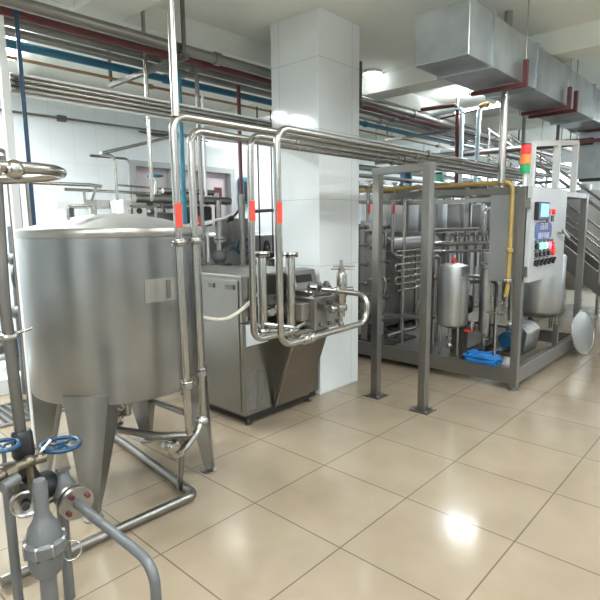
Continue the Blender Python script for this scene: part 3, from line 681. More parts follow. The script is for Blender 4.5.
# dark teal wall box
wb = thing('wall_box', 'dark teal rounded box mounted on the back wall by the pinkish window', 'wall box', (5.95, 6.76, 2.15))
MB().box((5.84, 6.66, 1.93), (6.09, 6.8, 2.38)).build('box_body', 'teal', wb, .04)
MB().box((5.87, 6.65, 1.98), (6.06, 6.67, 2.30)).build('box_cover', 'black', wb, .02)
single('wall_notice', MB().box((5.28, 6.70, 2.02), (5.42, 6.72, 2.18)), 'maroon', 'small maroon notice on the window glass', 'notice')
# things left of tank
bmach = thing('transfer_pump', 'blue motor pump on the low plinth behind the tank', 'pump', (1.95, 5.6, .16))
MB().cyl((1.75, 5.6, .42), (2.1, 5.6, .42), .13).lathe((2.1, 5.6, .42), [(.13, 0), (.15, .02), (.15, .05), (0, .07)], axis=(1, 0, 0), n=24).build('motor', 'blue', bmach)
MB().box((1.72, 5.5, .16), (2.15, 5.7, .30)).build('pump_base', 'dark', bmach)
MB().cyl((1.70, 5.6, .42), (1.60, 5.6, .42), .15).cyl((1.64, 5.6, .5), (1.64, 5.6, 1.2), .03).build('pump_casing', 'pipe', bmach)
sw = MB(); sw.ring((1.72, 5.2, 1.15), (1, -.6, 0), .10, .015); sw.cyl((1.72, 5.2, 0), (1.72, 5.2, 1.6), .03); sw.sphere((1.72, 5.2, 1.3), .06); sw.sphere((1.72, 5.2, .8), .07)
single('valve_stand', sw, 'cast', 'grey upright pipe with round valves seen past the left tank edge', 'valve')

# ------------------------------------------------------------------ skid
sk = thing('equipment_skid', 'rectangular stainless skid frame around the pasteuriser equipment at right', 'frame', (4.85, 1.72, 0))
SX0, SX1, SY0, SY1 = 4.85, 6.86, 1.72, 4.15
pw = .035
for (x, y) in ((SX0, SY0), (SX1, SY0), (SX0, SY1), (SX1, SY1)):
    MB().box((x-pw, y-pw, .03), (x+pw, y+pw, 1.9)).build('corner_post', 'post', sk, .003)
    MB().lathe((x, y, 0), [(0, 0), (.05, 0), (.05, .01), (.018, .014), (.018, .035), (0, .035)], n=16).build('levelling_foot', 'steel', sk)
for (a, b) in (((SX0, SY0), (SX0, SY1)), ((SX0, SY0), (SX1, SY0)), ((SX1, SY0), (SX1, SY1)), ((SX0, SY1), (SX1, SY1))):
    MB().beam((*a, .14), (*b, .14), .06, .15).build('base_rail', 'post', sk, .003)
    MB().beam((*a, 1.875), (*b, 1.875), .06, .06).build('top_rail', 'post', sk, .003)
MB().beam((SX0, 2.62, .585), (SX0, SY1, .56), .035, .03).build('mid_rail', 'post', sk)
MB().beam((SX0, 2.62, .10), (SX0, 2.62, 1.85), .05, .05).build('mid_post', 'post', sk)
for y in (2.5, 3.4): MB().beam((SX0, y, .14), (SX1, y, .14), .05, .08).build('floor_member', 'post', sk)
MB().beam((SX0, 3.4, .45), (SX1, 2.9, .45), .03, .03).build('brace', 'post', sk)
MB().beam((SX0, 3.9, .36), (SX1, 3.4, .36), .03, .03).build('brace', 'post', sk)
MB().beam((6.05, SY0, .2), (6.05, SY0, .46), .05, .05).build('stub_post', 'post', sk)
MB().box((4.9, 2.45, .17), (6.8, 4.1, .185)).build('deck_plate', 'dark', sk)
# perforated step seen low behind the posts
m = MB()
for i in range(9): m.box((4.92+i*.07, 3.15, .19), (4.96+i*.07, 3.75, .215))
m.build('grating_step', 'pipe', sk)

# control cabinet
cc = thing('control_cabinet', 'grey electrical control cabinet with lit blue screen and buttons', 'control cabinet', (4.9, 1.72, 1.03))
MB().box((4.89, 1.76, 1.035), (5.86, 2.01, 1.84)).build('cabinet_shell', 'boxside', cc, .004)
MB().box((4.86, 1.765, 1.03), (4.89, 2.02, 1.84)).build('side_cover', 'boxside', cc, .003)
dr_ = MB().box((4.84, 1.635, 1.035), (5.86, 1.682, 1.905)).build('door', 'boxgrey', cc, .006)
FY = 1.635
for z in (1.14, 1.75): MB().box((4.815, 1.64, z-.045), (4.842, 1.684, z+.045)).build('hinge', 'pipe', dr_)
sc = MB().box((4.895, FY-.04, 1.60), (5.203, FY, 1.765)).build('screen_housing', 'black', dr_, .008)
MB().box((4.947, FY-.045, 1.632), (5.166, FY-.04, 1.748)).build('screen', 'screen', sc)
for x in (5.277, 5.412):
    b_ = MB().cyl((x, FY, 1.68), (x, FY-.03, 1.68), .027, n=20).build('push_button', 'redlamp', dr_)
    MB().box((x-.035, FY-.008, 1.585), (x+.035, FY, 1.645)).build('tag_plate', 'black', b_)
# emblem: rounded navy badge with two rows of pale characters
eb = MB(); pts = []
for (t) in range(24):
    a = 2*PI*t/24; cx, cz = 5.175, 1.50
    px_ = math.copysign(abs(math.cos(a))**.55, math.cos(a))*.235; pz_ = math.copysign(abs(math.sin(a))**.45, math.sin(a))*.087
    pts.append((cx+px_, FY, cz+pz_))
eb.prism(pts, (0, -.004, 0)); em = eb.build('emblem', 'navy', dr_, label='navy blue rounded badge with two rows of pale characters')
gl = MB()
def glyph(x, z, w, h, kind):
    t = .012; y0, y1 = FY-.0065, FY-.004
    B = lambda a, b, c, d: gl.box((x+a*w, y0, z+c*h), (x+b*w, y1, z+d*h))
    B(0, 1, .84, 1); B(0, 1, .42, .56); B(0, .18, 0, 1); B(.82, 1, 0, 1)
    if kind % 2: B(.42, .58, 0, 1)
    if kind % 3 == 0: B(0, 1, 0, .14)
for i in range(2): glyph(5.073+i*.12, 1.515, .09, .058, i)
for i in range(3): glyph(5.031+i*.11, 1.428, .085, .058, i+1)
gl.build('emblem_lettering', 'glyph', em)
cols1 = ['black', 'litgreen', 'litgreen', 'litred', 'redlamp']
for i, x in enumerate((4.989, 5.101, 5.217, 5.338, 5.440)):
    b_ = MB().cyl((x, FY, 1.362), (x, FY-.028, 1.362), .030, n=16).build('indicator_lamp', cols1[i], dr_)
    MB().box((x-.034, FY-.006, 1.392), (x+.034, FY, 1.418)).build('tag_plate', 'black', b_)
for i, x in enumerate((4.989, 5.101, 5.217, 5.333, 5.468)):
    b_ = MB().cyl((x, FY, 1.285 if i < 4 else 1.293), (x, FY-.025, 1.285 if i < 4 else 1.293), .024 if i < 4 else .036, n=16).build('push_button', 'black' if i < 4 else 'redlamp', dr_)
    if i < 4: MB().box((x-.034, FY-.006, 1.31), (x+.034, FY, 1.33)).build('tag_plate', 'maroon', b_); MB().box((x-.034, FY-.006, 1.247), (x+.034, FY, 1.256)).build('tag_plate', 'maroon', b_)
for i, x in enumerate((4.989, 5.101, 5.217, 5.333, 5.459)):
    b_ = MB().cyl((x, FY, 1.208), (x, FY-.02, 1.208), .030, n=16).build('selector_switch', 'black', dr_)
    MB().beam((x-.03, FY-.03, 1.185), (x+.03, FY-.03, 1.232), .02, .018, (0, 1, 0)).build('switch_lever', 'black', b_)
MB().cyl((5.626, FY, 1.47), (5.626, FY-.05, 1.47), .014).beam((5.598, FY-.05, 1.50), (5.810, FY-.055, 1.42), .02, .02).build('door_handle', 'pipe', dr_)

# stack light
sl = thing('signal_tower', 'red, orange and green signal light stack on the control cabinet', 'signal light', (4.90, 1.735, 1.9))
MB().cyl((4.90, 1.735, 1.86), (4.90, 1.735, 2.02), .016).build('stem', 'white', sl)
for z0, mt in ((2.02, 'greenlamp'), (2.105, 'orangelamp'), (2.19, 'redlamp')):
    MB().cyl((4.90, 1.735, z0), (4.90, 1.735, z0+.08), .044, n=24).build('light_section', mt, sl)
MB().cyl((4.90, 1.735, 2.27), (4.90, 1.735, 2.28), .042, n=24).build('cap', 'black', sl)
# white upright frame above cabinet
uf = thing('upright_frame', 'pale steel conduit frame rising above the control cabinet', 'frame', (5.1, 1.78, 1.9))
for x, z in ((5.18, 2.315), (5.93, 2.40), (6.58, 2.47)):
    MB().box((x-.03, 1.75, 1.90), (x+.03, 1.81, z)).build('upright', 'white', uf)
MB().beam((5.15, 1.78, 2.31), (6.61, 1.78, 2.47), .05, .05).build('top_bar', 'white', uf)
# tall shiny post through the gas pipe to the ceiling
tp = thing('ceiling_pipe', 'tall shiny pipe rising from the ochre gas pipe to the ceiling', 'pipe', (4.52, 1.79, 1.95))
MB().cyl((4.78, 1.90, 1.94), (4.78, 1.90, CZ), .034, n=20).build('pipe_run', 'pipe', tp)
# ochre gas pipe
gp = pipe('gas_pipe', [(4.80, 4.4, 1.95), (4.80, 1.80, 1.945), (4.80, 1.80, .98), (4.80, 1.82, .90)], .021, 'yellow', 'ochre painted gas pipe along the skid top and down beside the cabinet', bend=.07,
          clamps=[((4.80, 1.80, 1.33), (0, 0, 1)), ((4.80, 1.90, 1.945), (0, 1, 0))])
m = MB(); clamp(m, (4.80, 1.80, 1.05), (0, 0, 1), .028); m.build('brass_union', 'pipe', gp)

# small vertical tank in the skid
bt = thing('balance_tank', 'narrow upright steel vessel with red knob on three legs inside the skid', 'tank', (4.98, 2.42, .18))
c = (4.99, 2.43, 0)
MB().lathe(c, [(0, .49), (.08, .50), (.143, .53), (.15, .55), (.15, 1.12), (.143, 1.15), (.08, 1.17), (0, 1.18)], n=40).build('vessel', 'shell', bt)
for k in range(3):
    a = k*2*PI/3-2.2; l = MB().cyl((c[0]+.12*math.cos(a), c[1]+.12*math.sin(a), .19), (c[0]+.12*math.cos(a), c[1]+.12*math.sin(a), .60), .012).build('leg', 'pipe', bt)
MB().sphere((4.98, 2.43, 1.205), .026).cyl((4.98, 2.45, 1.15), (4.98, 2.45, 1.19), .014).build('red_knob', 'red', bt)
MB().cyl((4.98, 2.45, .52), (4.98, 2.45, .32), .02).lathe((4.98, 2.45, .38), [(.02, -.02), (.035, -.015), (.035, .015), (.02, .02)], n=16).sphere((4.98, 2.45, .30), .035).build('drain_valve', 'pipe', bt)
MB().tube([(4.98, 2.36, 1.05), (4.9, 2.3, 1.05)], .012).build('gauge_stub', 'pipe', bt)
# hot water tank
hw = thing('water_heater_tank', 'wide pale steel vessel below the control cabinet', 'tank', (6.45, 2.12, .19))
c = (6.52, 2.08, 0)
MB().lathe(c, [(0, .45), (.22, .46), (.28, .50), (.29, .53), (.29, 1.17), (.27, 1.20), (.1, 1.25), (0, 1.25)], n=48).build('vessel', 'shell', hw)
for k in range(3):
    a = k*2*PI/3+.6; MB().cyl((c[0]+.22*math.cos(a), c[1]+.22*math.sin(a), .17), (c[0]+.22*math.cos(a), c[1]+.22*math.sin(a), .55), .02).build('leg', 'steel', hw)
MB().cyl((6.5, 2.14, .48), (6.5, 2.14, .30), .03).sphere((6.5, 2.14, .36), .05).tube([(6.5, 2.14, .30), (6.2, 2.1, .28), (5.95, 2.05, .35)], .025, bend=.04).build('drain_pipework', 'dark', hw)
# pump with pale cover
pu = thing('centrifugal_pump', 'pump with pale curved shroud and blue motor low in the skid', 'pump', (5.75, 2.02, .2))
MB().prism([(5.60, 1.88, .19), (5.60, 1.84, .42), (5.60, 1.92, .49), (5.60, 2.10, .49), (5.60, 2.14, .19)], (.36, 0, 0)).build('motor_shroud', 'boxside', pu, .03)
MB().cyl((5.42, 2.02, .34), (5.60, 2.02, .34), .09).cyl((5.38, 2.02, .34), (5.42, 2.02, .34), .075).build('motor', 'blue', pu)
MB().box((5.40, 1.9, .17), (5.98, 2.14, .22)).build('pump_base', 'dark', pu)
MB().lathe((5.96, 2.02, .36), [(0, 0), (.11, 0), (.12, .03), (.10, .07), (.03, .09), (0, .09)], axis=(1, 0, 0), n=24).build('pump_volute', 'pipe', pu)
single('blue_air_cylinder', MB().lathe((5.40, 1.90, 0), [(0, .23), (.035, .19), (.04, .22), (.04, .95), (.03, 1.0), (0, 1.0)], n=24), 'blue', 'slim blue upright cylinder in the skid behind the corner post', 'cylinder')
# cloth / hose
hc = thing('blue_hose_coil', 'bright blue hose bundle draped over the skid base rail', 'hose', (4.84, 2.0, .22))
m = MB(); random.seed(3)
for k in range(6):
    y0 = 1.86+random.uniform(0, .05); y1 = 2.18+random.uniform(-.04, .04); z = .235+.012*k
    xx = 4.80+.018*(k % 3)
    m.tube([(xx, y0, z), (xx-.02, (y0+y1)/2, z+.012), (xx, y1, z), (xx+.06, y1+.02, z-.0), (xx+.07, (y0+y1)/2, z+.01), (xx+.06, y0-.02, z)], .014, n=8, closed=False, bend=.03)
m.tube([(4.80, 1.88, .24), (4.80, 2.16, .24)], .03, n=10)
m.build('hose_loops', 'hose', hc)
MB().tube([(4.86, 2.16, .24), (5.0, 2.2, .30), (5.15, 2.15, .22), (5.3, 2.05, .25)], .012, bend=.05).build('hose_tail', 'hose', hc)
# plate heat exchanger beside column
hx = thing('plate_heat_exchanger', 'steel plate heat exchanger with round bolt heads beside the column', 'heat exchanger', (5.1, 3.75, .2))
MB().box((4.90, 3.50, .55), (5.35, 3.56, 1.62)).box((4.90, 4.0, .55), (5.35, 4.06, 1.62)).build('end_plate', 'steel', hx, .006)
MB().box((4.93, 3.57, .60), (5.32, 3.99, 1.58)).build('plate_pack', 'dark', hx)
for z in (.68, .90, 1.12, 1.34, 1.54):
    for x in (4.885, 5.365):
        MB().cyl((x, 3.44, z), (x, 4.1, z), .013).lathe((x, 3.46, z), [(0, -.018), (.026, -.018), (.026, .018), (0, .018)], axis=(0, 1, 0), n=6).build('tie_bolt', 'dark', hx)
for z in (.75, 1.30):
    MB().tube([(5.02, 3.50, z), (5.02, 3.42, z), (5.02, 3.42, z+.18), (5.02, 3.52, z+.18)], .018, bend=.04).build('port_elbow', 'pipe', hx)
    MB().tube([(5.22, 3.50, z), (5.22, 3.42, z), (5.22, 3.42, z+.18), (5.22, 3.52, z+.18)], .018, bend=.04).build('port_elbow', 'pipe', hx)
for x in (4.95, 5.30): MB().box((x-.025, 3.5, .18), (x+.025, 3.56, .56)).build('leg', 'steel', hx)
# holding tube
ht = thing('holding_tube', 'stacked bright holding tubes seen between the rack posts', 'pipe coil', (5.95, 3.7, .6))
pts = []
m = MB()
for i in range(7):
    z = .72+i*.085; m.cyl((5.7, 3.55, z), (6.35, 3.55, z), .014)
    if i < 6: m.tube([(5.7 if i % 2 else 6.35, 3.55, z), (5.64 if i % 2 else 6.41, 3.55, z), (5.64 if i % 2 else 6.41, 3.55, z+.085), (5.7 if i % 2 else 6.35, 3.55, z+.085)], .014, bend=.04)
m.build('tube_stack', 'pipe', ht)
for x in (5.82, 6.2): MB().box((x, 3.57, .18), (x+.04, 3.60, 1.3)).build('support_bar', 'post', ht)
hc2 = thing('added_dark_casing', 'wide dull steel casing added to darken the skid behind the narrow vessel', 'casing', (6.1, 3.85, .19))
MB().box((5.55, 3.72, .22), (6.7, 4.08, 1.22)).build('casing_body', 'dark', hc2, .01)  # added dark block, hides the bright floor and darkens the skid interior
MB().cyl((5.5, 3.6, 1.32), (6.75, 3.6, 1.32), .085).build('horizontal_vessel', 'boxside', hc2)
for x in (5.65, 6.6): MB().box((x-.03, 3.68, .185), (x+.03, 4.05, .22)).build('foot', 'steel', hc2)
# two red labelled loops behind posts
for (x, y, nm) in ((4.61, 3.25, 'short red-labelled drop pipe bending down just right of the column'), (5.05, 3.22, 'short red-labelled drop pipe between the two rack posts')):
    q = pipe('transfer_pipe', [(x-.42, y, 1.98), (x, y, 1.98), (x, y, 1.22), (x+.22, y, 1.20)] if x > 5 else [(x-.42, y+.0, 1.98), (x, y, 1.98), (x, y, 1.60)], .022, 'pipe', nm, bend=.06)
    arrow_label(q, (x, y, 1.745), .022, .10)
pipe('transfer_pipe', [(4.13, 3.3, 1.83), (4.50, 3.3, 1.83), (4.50, 3.3, 2.05), (4.13, 3.3, 2.05)][::-1], .018, 'pipe', 'small U shaped steel pipe against the column side', bend=.06)
pipe('transfer_pipe', [(4.94, 3.0, .25), (4.94, 3.0, 1.86), (5.5, 3.0, 1.86)], .015, 'pipe', 'slim pipe rising just right of the first rack post', bend=.05)
pipe('transfer_pipe', [(5.25, 2.75, .20), (5.25, 2.75, 1.22), (4.95, 2.75, 1.22)], .020, 'pipe', 'steel pipe elbowing left of the narrow vessel', bend=.05)

# valve manifold and piping in skid centre
vm = thing('valve_manifold', 'row of steel valves on pipes above the narrow vessel', 'valve manifold', (5.3, 2.5, 1.3))
MB().cyl((4.95, 2.72, 1.36), (5.95, 2.30, 1.36), .025).cyl((4.95, 2.72, 1.28), (5.9, 2.32, 1.27), .018).build('header_pipe', 'pipe', vm)
for k in range(5):
    t = .25+k*.12; x, y = 4.95+1.0*t, 2.72-.42*t
    MB().lathe((x, y, 0), [(0, 1.36), (.028, 1.37), (.036, 1.40), (.036, 1.44), (.02, 1.45), (.02, 1.47), (.032, 1.475), (.032, 1.49), (0, 1.49)], n=16).build('valve', 'pipe', vm)
    MB().cyl((x, y, 1.36), (x+.02, y, 1.1), .014).build('branch', 'dark', vm)
fu = thing('filter_housing', 'pair of bright upright filter tubes beside the cabinet side', 'filter', (5.3, 2.1, .5))
for x, y in ((5.13, 2.14), (5.30, 2.24)):
    MB().lathe((x, y, 0), [(0, .40), (.03, .42), (.042, .46), (.042, 1.12), (.05, 1.13), (.05, 1.16), (.02, 1.18), (.02, 1.28), (0, 1.28)], n=24).build('filter_tube', 'shell', fu)
MB().cyl((5.13, 2.14, .45), (5.30, 2.24, .45), .02).cyl((5.2, 2.18, .18), (5.2, 2.18, .45), .02).build('link_pipe', 'pipe', fu)
sp2 = thing('slim_riser_pipe', 'slim riser pipe with crosspiece left of the skid corner post', 'pipe', (4.87, 1.92, .2))
MB().tube([(4.88, 1.93, .22), (4.88, 1.93, .78), (4.88, 1.86, .84)], .012, bend=.04).cyl((4.88, 1.86, .72), (4.88, 2.02, .72), .010).build('pipe_run', 'pipe', sp2)
dm = thing('dark_motor', 'black finned motor between narrow vessel and filter tubes', 'motor', (5.25, 2.38, .6))
m = MB().lathe((5.2, 2.45, .72), [(0, -.12), (.09, -.12), (.1, -.1), (.1, .1), (.08, .13), (0, .13)], axis=(.3, -1, 0), n=24)
m.build('motor_body', 'black', dm)
MB().box((5.14, 2.38, .18), (5.26, 2.52, .66)).build('motor_stand', 'dark', dm)
MB().lathe((5.17, 2.30, .50), [(0, -.05), (.03, -.05), (.035, 0), (.03, .05), (0, .05)], n=16).build('pump_end', 'pipe', dm)
MB().box((5.12, 2.28, .44), (5.24, 2.36, .46)).build('red_band', 'red', dm)
# scattered process pipes inside the skid
random.seed(11)
paths = [([(5.4, 2.9, .25), (5.4, 2.9, 1.5), (6.6, 2.9, 1.5)], 'dark', 'dark pipe rising behind the valve row and turning right'),
         ([(5.0, 2.9, .95), (5.9, 2.9, .95), (5.9, 2.5, .95), (5.9, 2.5, .3)], 'pipe', 'steel pipe crossing at mid height behind the narrow vessel'),
         ([(5.75, 2.35, .25), (5.75, 2.35, 1.15), (6.1, 2.35, 1.15)], 'pipe', 'steel pipe rising under the cabinet'),
         ([(5.55, 2.2, .25), (5.55, 2.2, .95), (5.1, 2.6, .95)], 'dark', 'dark pipe under the cabinet side'),
         ([(6.1, 2.6, .25), (6.1, 2.6, 1.75), (6.4, 2.6, 1.75), (6.4, 2.6, 1.3)], 'pipe', 'steel inverted U pipe seen through the open frame bay'),
         ([(6.75, 2.5, .3), (6.75, 2.5, 1.45), (6.55, 2.3, 1.45)], 'pipe', 'bright pipe rising beside the wide vessel'),
         ([(4.95, 3.2, .30), (5.6, 3.2, .30), (5.6, 3.2, .62), (6.5, 3.2, .62)], 'post', 'low grey pipe stepping up behind the rack posts'),
         ([(6.62, 1.95, .3), (6.70, 1.93, 1.22), (6.70, 2.05, 1.42)], 'pipe', 'slim curved pipe in the frame bay right of the cabinet')]
for pts, mt, lb in paths: pipe('skid_pipe', pts, .02, mt, lb, bend=.06, clamps=[(V(pts[0])+(V(pts[1])-V(pts[0]))*.5, V(pts[1])-V(pts[0]))])

# leaning round lid
ld = thing('dished_hatch', 'round steel tank lid leaning on the skid base at the right', 'lid', (6.76, 1.60, 0))
ax = V((-.20, -1.0, .16)).normalized(); cc_ = V((6.70, 1.60, .268))
MB().lathe(cc_, [(0, .03), (.12, .022), (.24, .008), (.262, .0), (.265, -.012), (.255, -.015), (.24, -.008), (.12, .010), (0, .018)], n=48, axis=ax).build('dish', 'shell', ld)
m = MB().ring(cc_, ax, .262, .009, n=48); m.build('rolled_rim', 'pipe', ld)

# staircase at the right
st = thing('staircase', 'dark steel staircase with pale railings descending at the right edge', 'staircase', (7.8, 1.6, 0))
sa = V((7.75, 3.3, 2.0)); sb = V((7.75, .75, 0.0)); sl_ = (sa.z-sb.z)/(sa.y-sb.y)
for x in (7.75, 8.55):
    MB().prism([(x, .62, 0), (x, .95, 0), (x, 3.45, 1.96), (x, 3.45, 2.2), (x, 3.3, 2.2)], (.03, 0, 0)).build('stringer', 'dark', st)
for i in range(9):
    y = .95+i*.29; z = .18+i*.2275
    MB().box((7.78, y-.02, z-.02), (8.55, y+.26, z)).build('tread', 'steel', st)
def rail(x, dz, r_):
    return MB().tube([(x, .75, dz), (x, 3.3, 2.0+dz)], r_, n=12)
for x in (7.74, 8.59):
    for dz, r_ in ((.28, .014), (.55, .014), (.95, .02)): rail(x, dz, r_).build('handrail', 'pipe', st)
    for y in (.8, 1.7, 2.6, 3.28):
        z = (y-.75)*sl_; MB().cyl((x, y, z), (x, y, z+.95), .018).build('baluster', 'pipe', st)
pf = thing('platform', 'raised steel walkway platform behind the skid', 'platform', (8.5, 3.9, 2.1))
MB().box((7.3, 3.30, 2.10), (10.6, 4.05, 2.18)).build('platform_deck', 'dark', pf)
for x in (7.4, 10.4):
    for y in (3.4, 3.95): MB().box((x, y, 0), (x+.07, y+.07, 2.1)).build('platform_leg', 'post', pf)

# big tanks behind the skid
def vat(x, y, r_, z0, z1, label, n=40, legs=True, name='process_tank', cone=.12):
    t = thing(name, label, 'tank', (x, y, 0), None)
    MB().lathe((x, y, 0), [(0, z0), (r_*.5, z0+.02), (r_-.02, z0+.10), (r_, z0+.14), (r_, z1), (r_+.01, z1+.01), (r_*.5, z1+cone*.7), (0, z1+cone)], n=n).build('tank_shell', 'shell', t)
    if legs:
        for k in range(4):
            a = PI/4+k*PI/2; MB().cyl((x+(r_-.06)*math.cos(a), y+(r_-.06)*math.sin(a), 0), (x+(r_-.06)*math.cos(a), y+(r_-.06)*math.sin(a), z0+.14), .03).build('leg', 'steel', t)
    MB().lathe((x, y, 0), [(0, z1+cone-.02), (.09, z1+cone-.02), (.09, z1+cone+.06), (0, z1+cone+.07)], n=20).build('manway', 'steel', t)
    return t
vat(7.75, 5.0, .49, 1.05, 1.92, 'pale round tank seen between the two rack posts')
vat(8.80, 5.0, .49, 1.10, 1.92, 'pale round tank partly hidden by the rack post nearer the viewer')
vat(9.85, 5.0, .49, 1.10, 1.92, 'pale round tank showing directly above the narrow vessel')
vat(10.9, 5.0, .49, 1.10, 1.92, 'pale round tank between the narrow vessel and the cabinet side')
vat(11.95, 5.0, .49, 1.10, 1.92, 'pale round tank at the window end of the row, behind the cabinet side')
vat(10.2, 2.55, .62, .35, 1.95, 'tall insulated tank behind the stair railing', cone=.2)
vat(11.6, 3.6, .55, .35, 1.9, 'tall insulated tank near the far windows', cone=.2)
vat(9.6, .9, .55, .3, 1.75, 'insulated tank beyond the staircase at the right edge', cone=.2)
gy = thing('gantry', 'steel gantry platform edge in front of the row of pale tanks', 'gantry', (8, 4.2, 1.4))
MB().box((6.1, 4.22, 1.40), (12.6, 4.26, 1.45)).box((6.1, 4.26, 1.38), (12.6, 4.44, 1.40)).build('gantry_edge', 'post', gy)
m = MB().box((6.1, 4.3, 1.0), (12.6, 4.34, 1.30)); m.build('lower_panel', 'boxside', gy)
for x in (6.15, 8.3, 10.4, 12.5): MB().box((x, 4.22, 0), (x+.06, 4.28, 1.4)).build('gantry_post', 'post', gy)
# pipes with valves on top of the tanks
tpz = thing('tank_top_header', 'long header pipe with small valves above the row of pale tanks', 'pipe', (8, 4.4, 2.0))
MB().cyl((6.0, 4.5, 2.08), (12.6, 4.5, 2.08), .05).cyl((6.0, 4.6, 2.28), (12.6, 4.6, 2.28), .03).build('header', 'post', tpz)
for i in range(17):
    x = 6.4+i*.35; v_ = MB().cyl((x, 4.5, 2.08), (x, 4.42, 2.14), .035).lathe((x, 4.5, 2.1), [(0, 0), (.03, 0), (.03, .08), (.05, .09), (.05, .11), (0, .12)], n=12).cyl((x, 4.5, 2.08), (x, 4.6, 1.95), .02); v_.build('valve', 'pipe', tpz)
# coloured drums on top between posts
for x, mt, lb in ((7.85, 'blue', 'blue motor drum above the tank row between the rack posts'), (9.0, 'greenpaint', 'green motor above the tank row right of the rack frame'), (10.7, 'greenpaint', 'green box motor above the tank row by the drop pipes')):
    d = thing('agitator_motor', lb, 'motor', (x, 4.75, 2.2))
    MB().cyl((x, 4.75, 2.02), (x, 4.75, 2.46), .10, n=20).build('motor_can', mt, d)
    MB().cyl((x, 4.75, 2.46), (x, 4.75, 2.50), .07).box((x-.14, 4.70, 2.12), (x+.0, 4.8, 2.24)).build('motor_cap', 'black', d)

# goal shaped drops near ceiling
pipe('ceiling_drop_pipe', [(7.0, 4.07, 3.03), (7.0, 4.07, 3.22), (7.0, 3.44, 3.20), (7.0, 3.42, 2.12)], .028, 'maroon', 'maroon pipe looping under the ceiling and dropping to the pipe rack', bend=.06)
pipe('ceiling_drop_pipe', [(7.0, 3.95, 3.10), (7.0, 3.37, 3.15), (7.0, 3.36, 2.12)], .030, 'lightblue', 'pale blue drop pipe beside the maroon loop', bend=.06)
pipe('ceiling_drop_pipe', [(7.0, 3.9, 3.04), (7.0, 3.12, 3.10), (7.0, 3.14, 2.12)][1:] + [], .030, 'lightblue', 'pale blue drop pipe with ochre elbow, farthest right of three', bend=.06)
single('ochre_elbow', MB().tube([(7.0, 3.12, 3.12), (7.0, 3.06, 3.14), (7.03, 3.0, 3.14)], .036, bend=.03), 'yellow', 'ochre elbow capping the pale blue drop pipe', 'pipe elbow')
single('link_rod', MB().cyl((7.0, 3.9, 3.03), (7.0, 3.14, 3.09), .012), 'maroon', 'thin maroon rod linking the ceiling drop pipes', 'rod')

# mass of distant overhead pipes toward the far windows
for i, (y, z, r_, mt) in enumerate(((3.0, 2.55, .05, 'post'), (2.75, 2.42, .045, 'dark'), (5.4, 2.75, .06, 'post'), (5.75, 2.6, .05, 'dark'), (2.35, 2.62, .04, 'post'))):
    dpi = thing('distant_pipe', ('grey pipe running toward the far windows above the skid', 'dark pipe running toward the far windows above the skid', 'thick grey pipe high over the row of pale tanks', 'dark pipe high over the row of pale tanks', 'grey pipe ending behind the signal lights')[i], 'pipe', (7.6, y, z))
    MB().cyl((7.6, y, z), (13.0, y, z), r_).build('pipe_run', mt, dpi)
    for x in (8.4, 10.2, 12.0): MB().cyl((x, y, z), (x, y, CZ), .008, n=8).build('hanger_rod', 'steel', dpi)
cp = pipe('crossing_pipe', [(7.6, 5.2, 2.62), (7.6, 1.9, 2.60), (7.6, 1.85, 2.60)], .045, 'dark', 'dark pipe crossing behind the tall shiny post toward the signal light', bend=.02)

# ------------------------------------------------------------------ ducts
du = thing('air_duct', 'large galvanised air duct hung under the ceiling', 'air duct', (5.3, 1.9, 2.75))
MB().box((3.6, 1.70, 2.75), (7.35, 2.13, 3.12)).build('duct_box', 'duct', du, .006)
for x in (4.0, 4.95, 5.9, 6.85): MB().box((x-.015, 1.685, 2.735), (x+.015, 2.145, 3.135)).build('duct_seam', 'duct', du)
for x in (4.58, 5.80, 6.02):
    hb = thing('duct_bracket', 'maroon angle bracket under the big duct, ' + {4.58: 'behind the tall shiny post', 5.80: 'left one of the close pair', 6.02: 'right one of the close pair'}[x], 'bracket', (x, 1.8, 2.73))
    MB().box((x-.02, 1.64, 2.70), (x+.02, 2.12, 2.733)).build('bracket_bar', 'maroon', hb)
    MB().box((x-.02, 1.64, 2.733), (x+.02, 1.675, 2.91)).build('bracket_upright', 'maroon', hb)
    MB().cyl((x, 2.14, 2.71), (x, 2.14, CZ), .006).build('hanger_rod', 'steel', hb)
    MB().cyl((x, 1.66, 2.9), (x, 1.66, CZ), .006).build('hanger_rod', 'steel', hb)
d2 = thing('branch_duct', 'lower galvanised duct branch leaving toward the right edge', 'air duct', (8, 1.2, 2.4))
MB().box((7.6, -1.5, 2.13), (8.3, 2.03, 2.72)).build('duct_box', 'duct', d2, .006)
MB().prism([(7.36, 1.70, 2.76), (7.36, 1.7, 3.12), (8.3, 1.7, 3.12), (8.3, 1.7, 2.73), (7.6, 1.7, 2.73)], (0, .42, 0)).build('duct_elbow', 'duct', d2)
for y in (-.6, .4, 1.4): MB().box((7.585, y-.015, 2.115), (8.315, y+.015, 2.735)).build('duct_seam', 'duct', d2)
for k, (z, lb) in enumerate(((2.745, 'upper'), (2.60, 'lower'))):
    single('duct_rail', MB().box((7.54, -.8, z-.02), (7.575, 2.03, z+.02)), 'maroon', lb + ' maroon rail along the side of the branch duct', 'rail')
single('duct_rail', MB().box((7.54, -.8, 2.09), (7.60, 1.98, 2.13)), 'black', 'black rail along the bottom edge of the branch duct', 'rail')

